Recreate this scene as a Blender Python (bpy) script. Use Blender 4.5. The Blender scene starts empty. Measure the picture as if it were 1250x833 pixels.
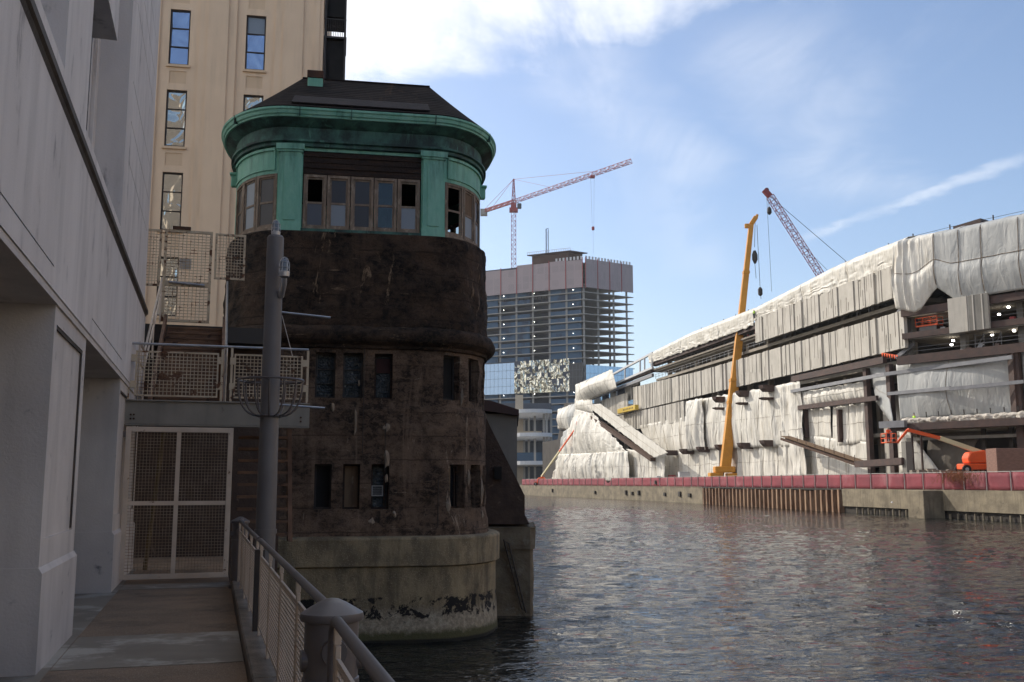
import bpy, math, random
from mathutils import Vector, noise
random.seed(7)
rad = math.radians
scene = bpy.context.scene
COL = scene.collection

# ------------------------------------------------------------------ camera, sky, sun, exposure
PITCH = rad(8.1); EYE = 4.0; FPX = 1215.0
cam_d = bpy.data.cameras.new('camera'); cam = bpy.data.objects.new('camera', cam_d); COL.objects.link(cam)
cam_d.sensor_width = 36; cam_d.lens = FPX * 36 / 1250; cam_d.clip_start = .1; cam_d.clip_end = 9000
cam.location = (0, 0, EYE); cam.rotation_euler = (rad(90) + PITCH, 0, 0)
scene.camera = cam
SUN_EL, SUN_AZ = rad(33), rad(-52)          # azimuth from +Y, negative = left
to_sun = Vector((math.sin(SUN_AZ) * math.cos(SUN_EL), math.cos(SUN_AZ) * math.cos(SUN_EL), math.sin(SUN_EL)))
sun_d = bpy.data.lights.new('sun', 'SUN'); sun_d.energy = 2.7; sun_d.angle = rad(.53); sun_d.color = (1, .93, .82)
sun = bpy.data.objects.new('sun', sun_d); COL.objects.link(sun)
sun.rotation_euler = to_sun.to_track_quat('Z', 'Y').to_euler(); sun.location = (-50, 40, 80)
scene.view_settings.view_transform = 'Standard'; scene.view_settings.look = 'None'
scene.view_settings.exposure = 0.45; scene.view_settings.gamma = 1
scene.cycles.max_bounces = 8; scene.cycles.transparent_max_bounces = 16
scene.cycles.use_denoising = True

cp, sp = math.cos(PITCH), math.sin(PITCH)
def ray(px, py):
    dx = (px - 625) / FPX; dy = (416.5 - py) / FPX
    return (dx, cp - dy * sp, sp + dy * cp)
def at(px, py, Y):
    r = ray(px, py); t = Y / r[1]; return (r[0] * t, Y, EYE + r[2] * t)

world = bpy.data.worlds.new('World'); scene.world = world; world.use_nodes = True
def build_world():
    nt = world.node_tree; N = nt.nodes; L = nt.links
    for n in list(N): N.remove(n)
    out = N.new('ShaderNodeOutputWorld'); bg = N.new('ShaderNodeBackground')
    sky = N.new('ShaderNodeTexSky'); sky.sky_type = 'NISHITA'; sky.sun_disc = False
    sky.sun_elevation = SUN_EL; sky.sun_rotation = SUN_AZ; sky.air_density = 1.0; sky.dust_density = 1.3; sky.ozone_density = 1.9
    bg.inputs[1].default_value = .135
    tc = N.new('ShaderNodeTexCoord'); sep = N.new('ShaderNodeSeparateXYZ'); L.new(tc.outputs['Generated'], sep.inputs[0])
    def m(op, a, b=None, c=None, clamp=False):
        n = N.new('ShaderNodeMath'); n.operation = op; n.use_clamp = clamp
        for i, v in enumerate((a, b, c)):
            if v is None: continue
            if isinstance(v, (int, float)): n.inputs[i].default_value = v
            else: L.new(v, n.inputs[i])
        return n.outputs[0]
    zc = m('MAXIMUM', sep.outputs[2], .02)
    zc = m('ADD', zc, .06)
    U = m('DIVIDE', sep.outputs[0], zc); V = m('DIVIDE', sep.outputs[1], zc)
    cmb = N.new('ShaderNodeCombineXYZ'); L.new(U, cmb.inputs[0]); L.new(V, cmb.inputs[1])
    def noi(scale, detail=6, rough=.6, sx=1, sy=1, dist=0, rot=0):
        mp = N.new('ShaderNodeMapping'); mp.inputs['Scale'].default_value = (sx, sy, 1); mp.inputs['Rotation'].default_value = (0, 0, rot)
        L.new(cmb.outputs[0], mp.inputs[0])
        t = N.new('ShaderNodeTexNoise'); t.inputs['Scale'].default_value = scale; t.inputs['Detail'].default_value = detail
        t.inputs['Roughness'].default_value = rough; t.inputs['Distortion'].default_value = dist
        L.new(mp.outputs[0], t.inputs['Vector']); return t.outputs['Fac']
    def uv(px, py):
        r = ray(px, py); l = math.sqrt(sum(c * c for c in r)); x, y, z = (c / l for c in r)
        return (x / (z + .06), y / (z + .06))
    def mr(v, a, b, c=0., d=1.):
        n = N.new('ShaderNodeMapRange'); n.interpolation_type = 'SMOOTHSTEP'; L.new(v, n.inputs[0])
        for i, k in enumerate((a, b, c, d)): n.inputs[i + 1].default_value = k
        return n.outputs[0]
    def line(p, q):                        # signed distance from the line p-q (metres on the cloud sheet), and position along it 0..1
        (x0, y0), (x1, y1) = uv(*p), uv(*q); dx, dy = x1 - x0, y1 - y0; l = math.hypot(dx, dy); tx, ty = dx / l, dy / l
        along = m('DIVIDE', m('ADD', m('MULTIPLY', m('SUBTRACT', U, x0), tx), m('MULTIPLY', m('SUBTRACT', V, y0), ty)), l)
        d = m('ADD', m('MULTIPLY', m('SUBTRACT', U, x0), -ty), m('MULTIPLY', m('SUBTRACT', V, y0), tx))
        return d, along
    n1 = noi(1.1, 8, .62, 1, 1, .6); n2 = noi(3.2, 8, .66, 1.0, .35, .8, .5); n3 = noi(7, 6, .6)
    d, al = line((420, 112), (990, 0))
    wob = m('MULTIPLY', m('SUBTRACT', n1, .5), 1.5)
    wob2 = m('MULTIPLY', m('SUBTRACT', n2, .5), .55)
    edge = m('ADD', m('ADD', m('MULTIPLY', d, -1), wob), wob2)
    big = m('MULTIPLY', mr(edge, -.12, .24), m('MULTIPLY', mr(n2, .25, .6, .70, 1), mr(n3, .3, .7, .82, 1)))
    big = m('MULTIPLY', big, mr(al, .95, 1.35, 1, 0))
    def streak(p, q, w, wn, amp, fade=(0, .12, .85, 1.1)):
        d, al = line(p, q)
        d = m('ADD', d, m('MULTIPLY', m('SUBTRACT', wn, .5), w * 2.6))
        s = mr(m('ABSOLUTE', d), 0., w, 1, 0)
        s = m('MULTIPLY', s, mr(al, fade[0] - .1, fade[1])); s = m('MULTIPLY', s, mr(al, fade[2], fade[3], 1, 0))
        s = m('MULTIPLY', s, mr(n2, .30, .68, .25, 1))
        return m('MULTIPLY', s, amp)
    masks = [big,
             streak((985, 292), (1262, 188), .060, n3, .55),
             streak((690, 50), (850, 230), .20, n1, .34),
             streak((940, 20), (1045, 250), .24, n1, .32),
             streak((760, 150), (850, 340), .20, n2, .16),
             m('MULTIPLY', mr(n2, .55, .85), .08)]
    tot = masks[0]
    for k in masks[1:]: tot = m('MAXIMUM', tot, k)
    glow = mr(U, 1.6, -1.2, 0, 1)
    mix = N.new('ShaderNodeMix'); mix.data_type = 'RGBA'
    tint = N.new('ShaderNodeMix'); tint.data_type = 'RGBA'; tint.blend_type = 'MULTIPLY'; tint.inputs['Factor'].default_value = 1
    tint.inputs['B'].default_value = (1.0, .98, 1.0, 1); L.new(sky.outputs[0], tint.inputs['A'])
    L.new(tot, mix.inputs['Factor']); L.new(tint.outputs['Result'], mix.inputs['A'])
    cm = N.new('ShaderNodeMix'); cm.data_type = 'RGBA'; L.new(glow, cm.inputs['Factor'])
    cm.inputs['A'].default_value = (5.5, 5.8, 6.3, 1); cm.inputs['B'].default_value = (6.9, 6.9, 7.1, 1)
    L.new(cm.outputs['Result'], mix.inputs['B'])
    L.new(mix.outputs['Result'], bg.inputs[0]); L.new(bg.outputs[0], out.inputs[0])
build_world()

# ------------------------------------------------------------------ materials
MATS = {}
class NT:
    def __init__(s, name):
        s.mat = bpy.data.materials.new(name); s.mat.use_nodes = True; s.nt = s.mat.node_tree; s.N = s.nt.nodes; s.L = s.nt.links
        s.b = s.N['Principled BSDF']; MATS[name] = s.mat
        tc = s.N.new('ShaderNodeTexCoord'); s.co = tc.outputs['Object']
    def set(s, k, v):
        i = s.b.inputs[k]
        if isinstance(v, bpy.types.NodeSocket): s.L.new(v, i)
        elif hasattr(i.default_value, '__len__') and len(v) == 3: i.default_value = (*v, 1)
        else: i.default_value = v
    def map(s, sc=(1, 1, 1), rot=(0, 0, 0), loc=(0, 0, 0)):
        m = s.N.new('ShaderNodeMapping'); m.inputs['Scale'].default_value = sc; m.inputs['Rotation'].default_value = rot; m.inputs['Location'].default_value = loc
        s.L.new(s.co, m.inputs[0]); return m.outputs[0]
    def noise(s, scale, sc=(1, 1, 1), detail=5, rough=.55, dist=0, loc=(0, 0, 0)):
        t = s.N.new('ShaderNodeTexNoise'); t.inputs['Scale'].default_value = scale; t.inputs['Detail'].default_value = detail
        t.inputs['Roughness'].default_value = rough; t.inputs['Distortion'].default_value = dist
        s.L.new(s.map(sc, loc=loc), t.inputs['Vector']); return t.outputs['Fac']
    def vor(s, scale, sc=(1, 1, 1), feature='F1', out='Distance'):
        t = s.N.new('ShaderNodeTexVoronoi'); t.inputs['Scale'].default_value = scale; t.feature = feature
        s.L.new(s.map(sc), t.inputs['Vector']); return t.outputs[out]
    def mr(s, v, a, b, c=0., d=1., smooth=True):
        n = s.N.new('ShaderNodeMapRange'); n.interpolation_type = 'SMOOTHSTEP' if smooth else 'LINEAR'; s.L.new(v, n.inputs[0])
        for i, k in enumerate((a, b, c, d)): n.inputs[i + 1].default_value = k
        return n.outputs[0]
    def m(s, op, a, b=None):
        n = s.N.new('ShaderNodeMath'); n.operation = op
        for i, v in enumerate((a, b)):
            if v is None: continue
            if isinstance(v, (int, float)): n.inputs[i].default_value = v
            else: s.L.new(v, n.inputs[i])
        return n.outputs[0]
    def mix(s, f, a, b, mode='MIX'):
        n = s.N.new('ShaderNodeMix'); n.data_type = 'RGBA'; n.blend_type = mode
        if isinstance(f, (int, float)): n.inputs['Factor'].default_value = f
        else: s.L.new(f, n.inputs['Factor'])
        for k, v in (('A', a), ('B', b)):
            if isinstance(v, bpy.types.NodeSocket): s.L.new(v, n.inputs[k])
            else: n.inputs[k].default_value = (*v, 1)
        return n.outputs['Result']
    def xyz(s, i):
        n = s.N.new('ShaderNodeSeparateXYZ'); s.L.new(s.co, n.inputs[0]); return n.outputs[i]
    def bump(s, h, strength=.5, dist=.02):
        n = s.N.new('ShaderNodeBump'); n.inputs['Strength'].default_value = strength; n.inputs['Distance'].default_value = dist
        s.L.new(h, n.inputs['Height'])
        if s.b.inputs['Normal'].is_linked: s.L.new(s.b.inputs['Normal'].links[0].from_socket, n.inputs['Normal'])
        s.L.new(n.outputs[0], s.b.inputs['Normal'])
def simple(name, c1, c2, scale=1.5, rough=.8, metal=0., bump=.3, bdist=.01, bscale=25, streak=0., c3=None, sc3=4., thr=(.58, .66), stretch=(1, 1, 1), spec=.4):
    t = NT(name)
    col = t.mix(t.mr(t.noise(scale, stretch), .3, .7), c1, c2)
    if streak: col = t.mix(t.m('MULTIPLY', t.mr(t.noise(3, (1, 1, .12), 6), .45, .75), streak), col, tuple(c * .45 for c in c1))
    if c3: col = t.mix(t.mr(t.noise(sc3, stretch, 8, .65), *thr), col, c3)
    t.set('Base Color', col); t.set('Roughness', rough); t.set('Metallic', metal); t.set('Specular IOR Level', spec)
    if bump: t.bump(t.noise(bscale, (1, 1, 1), 6, .65), bump, bdist)
    return t
def build_materials():
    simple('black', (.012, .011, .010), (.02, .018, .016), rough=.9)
    simple('wall_paint', (.72, .68, .645), (.62, .58, .55), 1.2, .75, streak=.35, c3=(.24, .225, .22), sc3=2.4, thr=(.58, .74), stretch=(1, 1, .4), bump=.5, bdist=.006, bscale=40)
    simple('pier_paint', (.63, .585, .54), (.52, .48, .445), 1.0, .8, streak=.3, c3=(.19, .18, .175), sc3=3, thr=(.62, .74), bump=.6, bdist=.008, bscale=30)
    simple('belt', (.055, .045, .038), (.09, .075, .06), 4, .7, bump=.6, bdist=.01)
    t = simple('walk', (.30, .20, .125), (.20, .14, .09), 1.3, .85, bump=.8, bdist=.006, bscale=90)
    col = t.b.inputs['Base Color'].links[0].from_socket
    col = t.mix(t.mr(t.vor(48), .12, .38, 1, 0), col, (.38, .30, .22)); col = t.mix(t.mr(t.noise(60, detail=2), .6, .7, 0, .7), col, (.03, .025, .02)); col = t.mix(t.mr(t.noise(.9, detail=7, rough=.7), .5, .66, 0, .5), col, (.07, .055, .045))
    t.set('Base Color', col)
    simple('walk_smooth', (.27, .225, .17), (.20, .165, .125), 1.1, .75, c3=(.42, .37, .30), sc3=.8, thr=(.50, .60), bump=.4, bdist=.004, bscale=50)
    simple('kerb_conc', (.24, .205, .17), (.15, .13, .105), 3, .85, streak=.2, bump=.8, bdist=.015)
    simple('rail_beige', (.60, .50, .40), (.50, .41, .32), 3, .55, c3=(.13, .065, .035), sc3=5, thr=(.64, .70), bump=.15, bdist=.004)
    simple('rail_rusty', (.56, .47, .34), (.44, .35, .24), 3, .6, c3=(.12, .05, .022), sc3=5, thr=(.54, .60), bump=.3, bdist=.006)
    simple('gate_wire', (.30, .235, .17), (.20, .14, .09), 4, .7)
    simple('steel_grey', (.150, .132, .125), (.115, .102, .098), 2, .42, metal=.1, bump=.15, bdist=.003, streak=.3)
    simple('galv', (.50, .50, .50), (.38, .38, .39), 6, .38, metal=.7, bump=.1, bdist=.002)
    simple('post_grey', (.155, .145, .14), (.12, .112, .11), 1.5, .5, metal=.0, bump=.15, bdist=.003, streak=.25, spec=.5)
    simple('beam_green', (.27, .25, .21), (.21, .195, .165), 1.4, .6, streak=.5, c3=(.085, .05, .03), sc3=3, thr=(.66, .72), bump=.2, bdist=.004)
    simple('rust', (.09, .045, .026), (.05, .03, .022), 3, .85, c3=(.17, .08, .035), sc3=6, bump=.6, bdist=.01)
    simple('stair_rust', (.20, .115, .07), (.11, .065, .042), 3, .85, c3=(.05, .03, .022), sc3=4, bump=.6, bdist=.01)
    simple('dark_steel', (.03, .026, .024), (.045, .036, .03), 3, .6, bump=.3)
    simple('timber', (.20, .12, .06), (.12, .075, .045), 2, .85, stretch=(1, 6, 6), bump=.5, bdist=.006)
    simple('char_wood', (.028, .017, .012), (.016, .011, .010), 3, .8, stretch=(.3, 1, 7), c3=(.055, .028, .016), sc3=3, thr=(.5, .62), bump=.9, bdist=.03, bscale=9)
    simple('win_wood', (.27, .21, .16), (.17, .13, .095), 5, .85, c3=(.33, .27, .21), sc3=7, thr=(.52, .62), stretch=(1, 1, .4), bump=.6, bdist=.005)
    # masonry of the tower body
    def masonry(name, dark, mid, warm, pale, streaks):
        t = NT(name)
        big = t.noise(.9, (1, 1, 1.3), 6, .6); med = t.noise(4.6, (1, 1, 1.5), 12, .82, .4, (3, 1, 2)); fine = t.noise(24, (1, 1, 1.1), 8, .85, 0, (1, 7, 2))
        col = t.mix(t.mr(med, .44, .56), dark, mid)
        col = t.mix(t.m('MULTIPLY', t.mr(big, .42, .64), t.mr(fine, .35, .6)), col, warm)
        col = t.mix(t.m('MULTIPLY', t.mr(t.noise(1.9, (1, 1, .13), 8, .7, .8, (3, 8, 1)), .52, .68), streaks), col, warm)
        col = t.mix(t.m('MULTIPLY', t.mr(t.noise(1.6, (1, 1, .18), 9, .78, 1.6, (13, 8, 1)), .60, .65), .75), col, pale)
        col = t.mix(t.m('MULTIPLY', t.mr(t.noise(1.5, (.45, .45, 4.2), 9, .78, 1.0, (9, 2, 5)), .615, .66), .65), col, pale)
        col = t.mix(t.mr(fine, .54, .66, 0, .85), col, tuple(c * .3 for c in dark))       # pits, their shade put into the colour
        col = t.mix(t.mr(t.noise(55, (1, 1, 1), 3, .6), .66, .74, 0, .55), col, pale)      # grit
        z = t.xyz(2)                                                                       # faint lift joints
        fr = t.m('FRACT', t.m('DIVIDE', t.m('ADD', z, t.m('MULTIPLY', t.noise(1.3), .10)), .62)); ln = t.m('MULTIPLY', t.mr(t.m('ABSOLUTE', t.m('SUBTRACT', fr, .5)), .0, .045, 1, 0), t.mr(big, .4, .6))
        col = t.mix(t.m('MULTIPLY', ln, .6), col, tuple(c * .35 for c in dark))
        t.set('Base Color', col); t.set('Roughness', .85); t.set('Specular IOR Level', .3)
        t.bump(med, 1.0, .10); t.bump(fine, 1.0, .03); t.bump(t.noise(60, (1, 1, 1), 3, .7), .6, .008)
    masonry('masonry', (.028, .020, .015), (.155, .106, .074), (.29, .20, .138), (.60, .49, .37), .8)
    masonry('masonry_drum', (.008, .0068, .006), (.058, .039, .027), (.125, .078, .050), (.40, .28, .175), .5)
    simple('plaster_patch', (.34, .28, .215), (.22, .175, .13), 5, .9, bump=.8, bdist=.03)
    # tower footing: speckled concrete, black tar line, pale barnacled foot, weed at the water
    t = NT('footing')
    z = t.xyz(2)
    wob = t.m('MULTIPLY', t.m('SUBTRACT', t.noise(1.6, (1, 1, 1), 8, .7), .5), 1.0)
    wob2 = t.m('MULTIPLY', t.m('SUBTRACT', t.noise(4.2, (1, 1, .8), 8, .7, 0, (7, 1, 1)), .5), 1.1)
    col = t.mix(t.mr(t.noise(2.0, (1, 1, .5), 7, .65), .35, .65), (.31, .255, .155), (.145, .118, .075))
    col = t.mix(t.m('MULTIPLY', t.mr(t.vor(26), .12, .30, 1, 0), .7), col, (.46, .39, .27))
    col = t.mix(t.m('MULTIPLY', t.mr(t.noise(2.6, (1, 1, .1), 6, .6), .5, .75), .7), col, (.035, .03, .022))
    zl = t.m('ADD', z, t.m('MULTIPLY', wob2, .35))
    col = t.mix(t.mr(zl, .95, .6), col, (.24, .21, .155))
    col = t.mix(t.m('MULTIPLY', t.mr(zl, .9, .6), t.mr(t.noise(9, (1, 1, 1), 6, .7), .42, .62)), col, (.40, .36, .27))
    band = t.m('MULTIPLY', t.mr(t.m('ADD', z, wob2), .58, .62), t.mr(t.m('ADD', z, t.m('MULTIPLY', wob, .35)), 1.12, 1.07))
    band = t.m('MULTIPLY', band, t.mr(t.noise(2.4, (1, 1, 1.1), 9, .75, .4, (2, 9, 1)), .50, .525))
    col = t.mix(band, col, (.006, .006, .006))
    col = t.mix(t.mr(t.m('ADD', z, t.m('MULTIPLY', wob2, .35)), .34, .18), col, (.075, .075, .032))
    col = t.mix(t.mr(z, .10, .04), col, (.012, .012, .008))
    t.set('Base Color', col); t.set('Roughness', .85)
    t.bump(t.noise(7, (1, 1, 1), 9, .75), .9, .045); t.bump(t.vor(34), .4, .01)
    # verdigris copper
    t = NT('copper')
    col = t.mix(t.mr(t.noise(2.2, (1, 1, .5), 8, .65), .35, .68), (.16, .42, .31), (.24, .51, .40))
    col = t.mix(t.m('MULTIPLY', t.mr(t.noise(2.4, (1, 1, .12), 7, .65), .50, .72), .75), col, (.035, .11, .085))
    col = t.mix(t.mr(t.noise(2.6, (1, 1, .22), 8, .7, .6, (3, 3, 3)), .60, .68, 0, .6), col, (.20, .40, .31))
    col = t.mix(t.mr(t.noise(3.4, (1, 1, .08), 7, .7, 0, (8, 3, 3)), .66, .73, 0, .75), col, (.11, .062, .030))
    t.set('Base Color', col); t.set('Roughness', .62); t.bump(t.noise(3, (1, 1, .6), 7, .6), .5, .035)
    t = NT('copper_dark')                         # mottled dark verdigris of the frieze; the soffit's shade is put into the colour
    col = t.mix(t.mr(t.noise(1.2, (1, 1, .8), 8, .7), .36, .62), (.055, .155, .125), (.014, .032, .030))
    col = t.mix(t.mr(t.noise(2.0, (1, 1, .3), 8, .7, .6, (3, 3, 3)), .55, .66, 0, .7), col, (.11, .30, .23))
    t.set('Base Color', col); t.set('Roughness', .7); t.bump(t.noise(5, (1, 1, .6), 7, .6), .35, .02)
    t = NT('roof_felt')
    col = t.mix(t.mr(t.noise(1.1, (1, 1, 1), 8, .7), .35, .65), (.030, .024, .021), (.014, .012, .0115))
    col = t.mix(t.mr(t.noise(1.6, (1, .25, .25), 7, .65, .5, (2, 1, 1)), .58, .72, 0, .6), col, (.085, .048, .03))
    w = t.N.new('ShaderNodeTexWave'); w.bands_direction = 'Z'; w.inputs['Scale'].default_value = 2.4; w.inputs['Distortion'].default_value = .6; t.L.new(t.co, w.inputs[0])
    t.bump(w.outputs['Fac'], .55, .03); t.bump(t.noise(20), .6, .015)
    t.set('Base Color', col); t.set('Roughness', .95); t.set('Specular IOR Level', .12)
    simple('roof_patch', (.034, .027, .028), (.020, .017, .017), 2.5, .9, bump=.8, bdist=.03, bscale=6)
    simple('cream', (.80, .61, .42), (.74, .56, .385), .5, .75, streak=.22, bump=.3, bdist=.01, bscale=8)
    simple('cream_panel', (.71, .53, .35), (.66, .49, .32), .8, .75, streak=.15, bump=.2)
    simple('bronze', (.035, .024, .018), (.05, .035, .025), 3, .5)
    def glass(name, c, rough=.03, wav=.3, scale=1.2, dist=.1, metal=.0, ior=1.5, spec=.5):
        t = NT(name); t.set('Base Color', c); t.set('Roughness', rough); t.set('Metallic', metal); t.set('IOR', ior); t.set('Specular IOR Level', spec)
        if wav: t.bump(t.noise(scale, (1, 1, .6), 2, .5, 1.0), wav, dist)
        return t
    glass('glass_office', (.45, .50, .60), .03, .35, .9, .25, metal=.85)
    glass('glass_wavy', (.75, .70, .58), .05, .8, 1.1, .16, metal=.9)
    glass('glass_dark', (.012, .014, .018), .08, .15, 3, .02)
    glass('glass_sooty', (.030, .032, .038), .30, .2, 3, .02)
    glass('glass_dusty', (.08, .095, .12), .35, .2, 3, .02)
    glass('glass_milky', (.23, .27, .31), .4, .2, 3, .02)
    glass('glass_blue', (.32, .43, .56), .06, .06, .2, .1, metal=.75)
    glass('glass_dapple', (.82, .78, .62), .05, 1.0, .30, 6.0, metal=.9)
    t = glass('glass_block', (.022, .030, .033), .18, .0); t.bump(t.noise(5, (1, 1, 1), 3, .5, 3), 1, .06); t.bump(t.noise(14, (1, 1, 1), 2, .5, 2), .6, .02)
    t = NT('glass_clear'); t.set('Base Color', (.9, .95, .95)); t.set('Roughness', .02)
    tr = t.N.new('ShaderNodeBsdfTransparent'); tr.inputs[0].default_value = (.78, .82, .80, 1)
    gl = t.N.new('ShaderNodeBsdfGlossy'); gl.inputs['Roughness'].default_value = .04
    mx = t.N.new('ShaderNodeMixShader'); mx.inputs[0].default_value = .04; t.L.new(tr.outputs[0], mx.inputs[1]); t.L.new(gl.outputs[0], mx.inputs[2])
    t.L.new(mx.outputs[0], t.N['Material Output'].inputs[0])
    simple('plywood', (.20, .13, .075), (.10, .065, .04), 1.6, .8, stretch=(4, 4, .7), bump=.3, c3=(.28, .22, .15), sc3=1.5)
    simple('red_wood', (.05, .015, .012), (.035, .012, .010), 3, .8)
    simple('white_frame', (.33, .33, .32), (.26, .26, .25), 3, .6)
    simple('conc_grey', (.235, .22, .195), (.185, .175, .155), .7, .85, streak=.3, bump=.4, bdist=.01)
    simple('brown_eave', (.055, .028, .024), (.04, .022, .02), 3, .6)
    simple('stone_dark', (.055, .038, .030), (.085, .058, .044), 2.2, .9, c3=(.16, .12, .09), sc3=3, thr=(.60, .68), bump=1, bdist=.05, bscale=5)
    simple('stone_foot', (.20, .168, .115), (.11, .09, .062), 1.6, .9, c3=(.20, .18, .14), sc3=3, thr=(.55, .65), bump=1, bdist=.05, bscale=5)
    # far bank
    simple('quay_conc', (.27, .225, .155), (.155, .128, .09), .5, .9, streak=.75, c3=(.06, .05, .04), sc3=.8, thr=(.62, .7), bump=.8, bdist=.06, bscale=2.5, stretch=(1, 1, 1.5))
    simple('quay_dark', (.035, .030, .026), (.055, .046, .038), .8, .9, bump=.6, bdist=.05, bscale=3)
    simple('pile_rust', (.33, .21, .13), (.15, .075, .042), 1.2, .85, stretch=(1, 1, .3), streak=.4, bump=.4)
    simple('fence_red', (.26, .052, .066), (.19, .042, .054), .25, .85, c3=(.30, .11, .12), sc3=.35, thr=(.52, .7), bump=.5, bdist=.06, bscale=1.5)
    simple('fence_post', (.42, .40, .38), (.34, .32, .3), 2, .5, metal=.3)
    t = NT('tarp')
    col = t.mix(t.mr(t.noise(.35, (1, 1, .5), 6, .6), .35, .7), (.72, .685, .61), (.57, .535, .465))
    col = t.mix(t.mr(t.noise(.8, (1, 1, .15), 7, .65), .56, .70, 0, .6), col, (.36, .30, .21))
    t.set('Base Color', col); t.set('Roughness', .5); t.set('Specular IOR Level', .4)
    t.bump(t.noise(1.0, (1, 1, .18), 4, .5, 1.5), .8, .30)
    t = NT('tarp_shaded')  # shaded copy of the white tarp: weaker sunlight put into a greyer colour
    col = t.mix(t.mr(t.noise(.3, (1, 1, .6), 6, .6), .35, .7), (.42, .42, .40), (.34, .345, .335))
    w = t.m('MULTIPLY', t.mr(t.noise(.7, (1, 1, .2), 7, .65), .52, .72), .5)
    col = t.mix(w, col, (.52, .50, .46))
    t.set('Base Color', col); t.set('Roughness', .55); t.bump(t.noise(.8, (1, 1, .3), 4, .5, 2.0), .7, .18)
    simple('rib_panel', (.53, .495, .435), (.45, .42, .365), .5, .85, streak=.25, bump=.2, bdist=.02, bscale=6)
    simple('rib_side', (.20, .18, .15), (.25, .22, .18), .5, .85)
    simple('slab_conc', (.33, .29, .235), (.25, .22, .18), .6, .85, bump=.3)
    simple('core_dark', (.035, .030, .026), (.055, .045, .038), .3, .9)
    simple('primer', (.085, .050, .040), (.055, .036, .032), 1.0, .7, bump=.3)
    simple('pipe_grey', (.25, .25, .26), (.20, .20, .21), 1.0, .55, metal=.2)
    simple('seam_tape', (.30, .25, .18), (.22, .18, .13), 2, .8)
    simple('canvas_brown', (.14, .12, .095), (.10, .085, .07), .5, .85, bump=.5, bdist=.1, bscale=1)
    simple('snow_foam', (.66, .60, .52), (.50, .45, .38), 1.2, .9, bump=.9, bdist=.2, bscale=3)
    simple('ochre', (.66, .29, .03), (.56, .24, .025), .8, .5, c3=(.28, .14, .03), sc3=1.2, thr=(.66, .72), bump=.1)
    simple('boom_red', (.28, .045, .045), (.22, .04, .04), 1, .5)
    simple('lift_orange', (.85, .115, .02), (.78, .10, .02), 1, .45)
    simple('lift_cream', (.70, .62, .38), (.62, .55, .34), 1, .5)
    simple('crane_red', (.36, .05, .05), (.30, .045, .045), .5, .5)
    simple('crane_white', (.62, .58, .58), (.5, .47, .47), .5, .5)
    simple('tyre', (.02, .02, .02), (.03, .03, .03), 4, .9)
    simple('rim', (.5, .5, .48), (.4, .4, .38), 4, .6)
    simple('brick_pile', (.26, .15, .115), (.20, .115, .09), 2, .9, stretch=(1, 1, 4), bump=.6, bdist=.05, bscale=6)
    simple('plank_yellow', (.11, .07, .025), (.07, .05, .02), 3, .8, bump=.3)
    simple('yellow', (.62, .42, .05), (.55, .38, .05), 1, .5)
    simple('hivis', (.45, .75, .05), (.40, .68, .05), 1, .7)
    simple('skin', (.42, .26, .18), (.38, .24, .17), 3, .6)
    simple('denim', (.04, .05, .09), (.05, .055, .08), 3, .9)
    simple('helmet_white', (.7, .7, .68), (.6, .6, .6), 3, .4)
    simple('dry_bush', (.26, .09, .035), (.18, .075, .035), 2, .9)
    simple('rubble', (.30, .26, .21), (.20, .17, .14), .5, .95, bump=.8, bdist=.1, bscale=2)
    simple('ground', (.20, .18, .15), (.14, .13, .11), .1, .95)
    simple('street', (.07, .065, .06), (.05, .048, .045), .5, .9)
    # far tower
    simple('far_slab', (.33, .315, .29), (.27, .26, .24), .1, .85)
    simple('far_core', (.075, .085, .105), (.055, .062, .08), .1, .9)
    simple('far_net', (.050, .105, .175), (.038, .080, .135), .06, .8, c3=(.03, .05, .085), sc3=.12, thr=(.52, .6))
    t = NT('far_mesh')                            # grey safety screens with fine horizontal seams
    bx = t.N.new('ShaderNodeTexBrick'); bx.inputs['Scale'].default_value = 1; bx.offset = 0; bx.squash = 1
    bx.inputs['Brick Width'].default_value = 1.9; bx.inputs['Row Height'].default_value = 3.75; bx.inputs['Mortar Size'].default_value = .16
    bx.inputs['Color1'].default_value = (.36, .29, .29, 1); bx.inputs['Color2'].default_value = (.31, .26, .26, 1); bx.inputs['Mortar'].default_value = (.36, .29, .29, 1)
    mp = t.N.new('ShaderNodeMapping'); mp.inputs['Rotation'].default_value = (rad(90), 0, 0); t.L.new(t.co, mp.inputs[0])
    sx = t.N.new('ShaderNodeSeparateXYZ'); t.L.new(t.co, sx.inputs[0]); cx = t.N.new('ShaderNodeCombineXYZ')
    t.L.new(t.m('ADD', sx.outputs[0], sx.outputs[1]), cx.inputs[0]); t.L.new(sx.outputs[2], cx.inputs[1]); t.L.new(cx.outputs[0], bx.inputs[0])
    t.set('Base Color', bx.outputs[0]); t.set('Roughness', .8)
    simple('far_beige', (.45, .37, .27), (.38, .31, .23), .1, .9)
    simple('far_white', (.60, .60, .60), (.5, .5, .5), .1, .8)
    for nm, s_ in (('lamp_on', 14.),):
        t = NT(nm); t.set('Base Color', (1, .95, .85)); t.set('Emission Color', (1, .95, .85)); t.set('Emission Strength', s_)
    # water
    t = NT('water')
    t.set('Base Color', (.006, .009, .010)); t.set('Roughness', .02); t.set('IOR', 1.33); t.set('Specular IOR Level', .38)
    t.bump(t.noise(.5, (1, 1.6, 1), 3, .5, .5), 1.0, .12)
    t.bump(t.noise(1.5, (.8, 1.6, 1), 3, .55, .5), 1.0, .10)
    t.bump(t.noise(4.5, (.8, 1.5, 1), 2, .5, .3), 1.0, .034)
build_materials()
M = MATS

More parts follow.
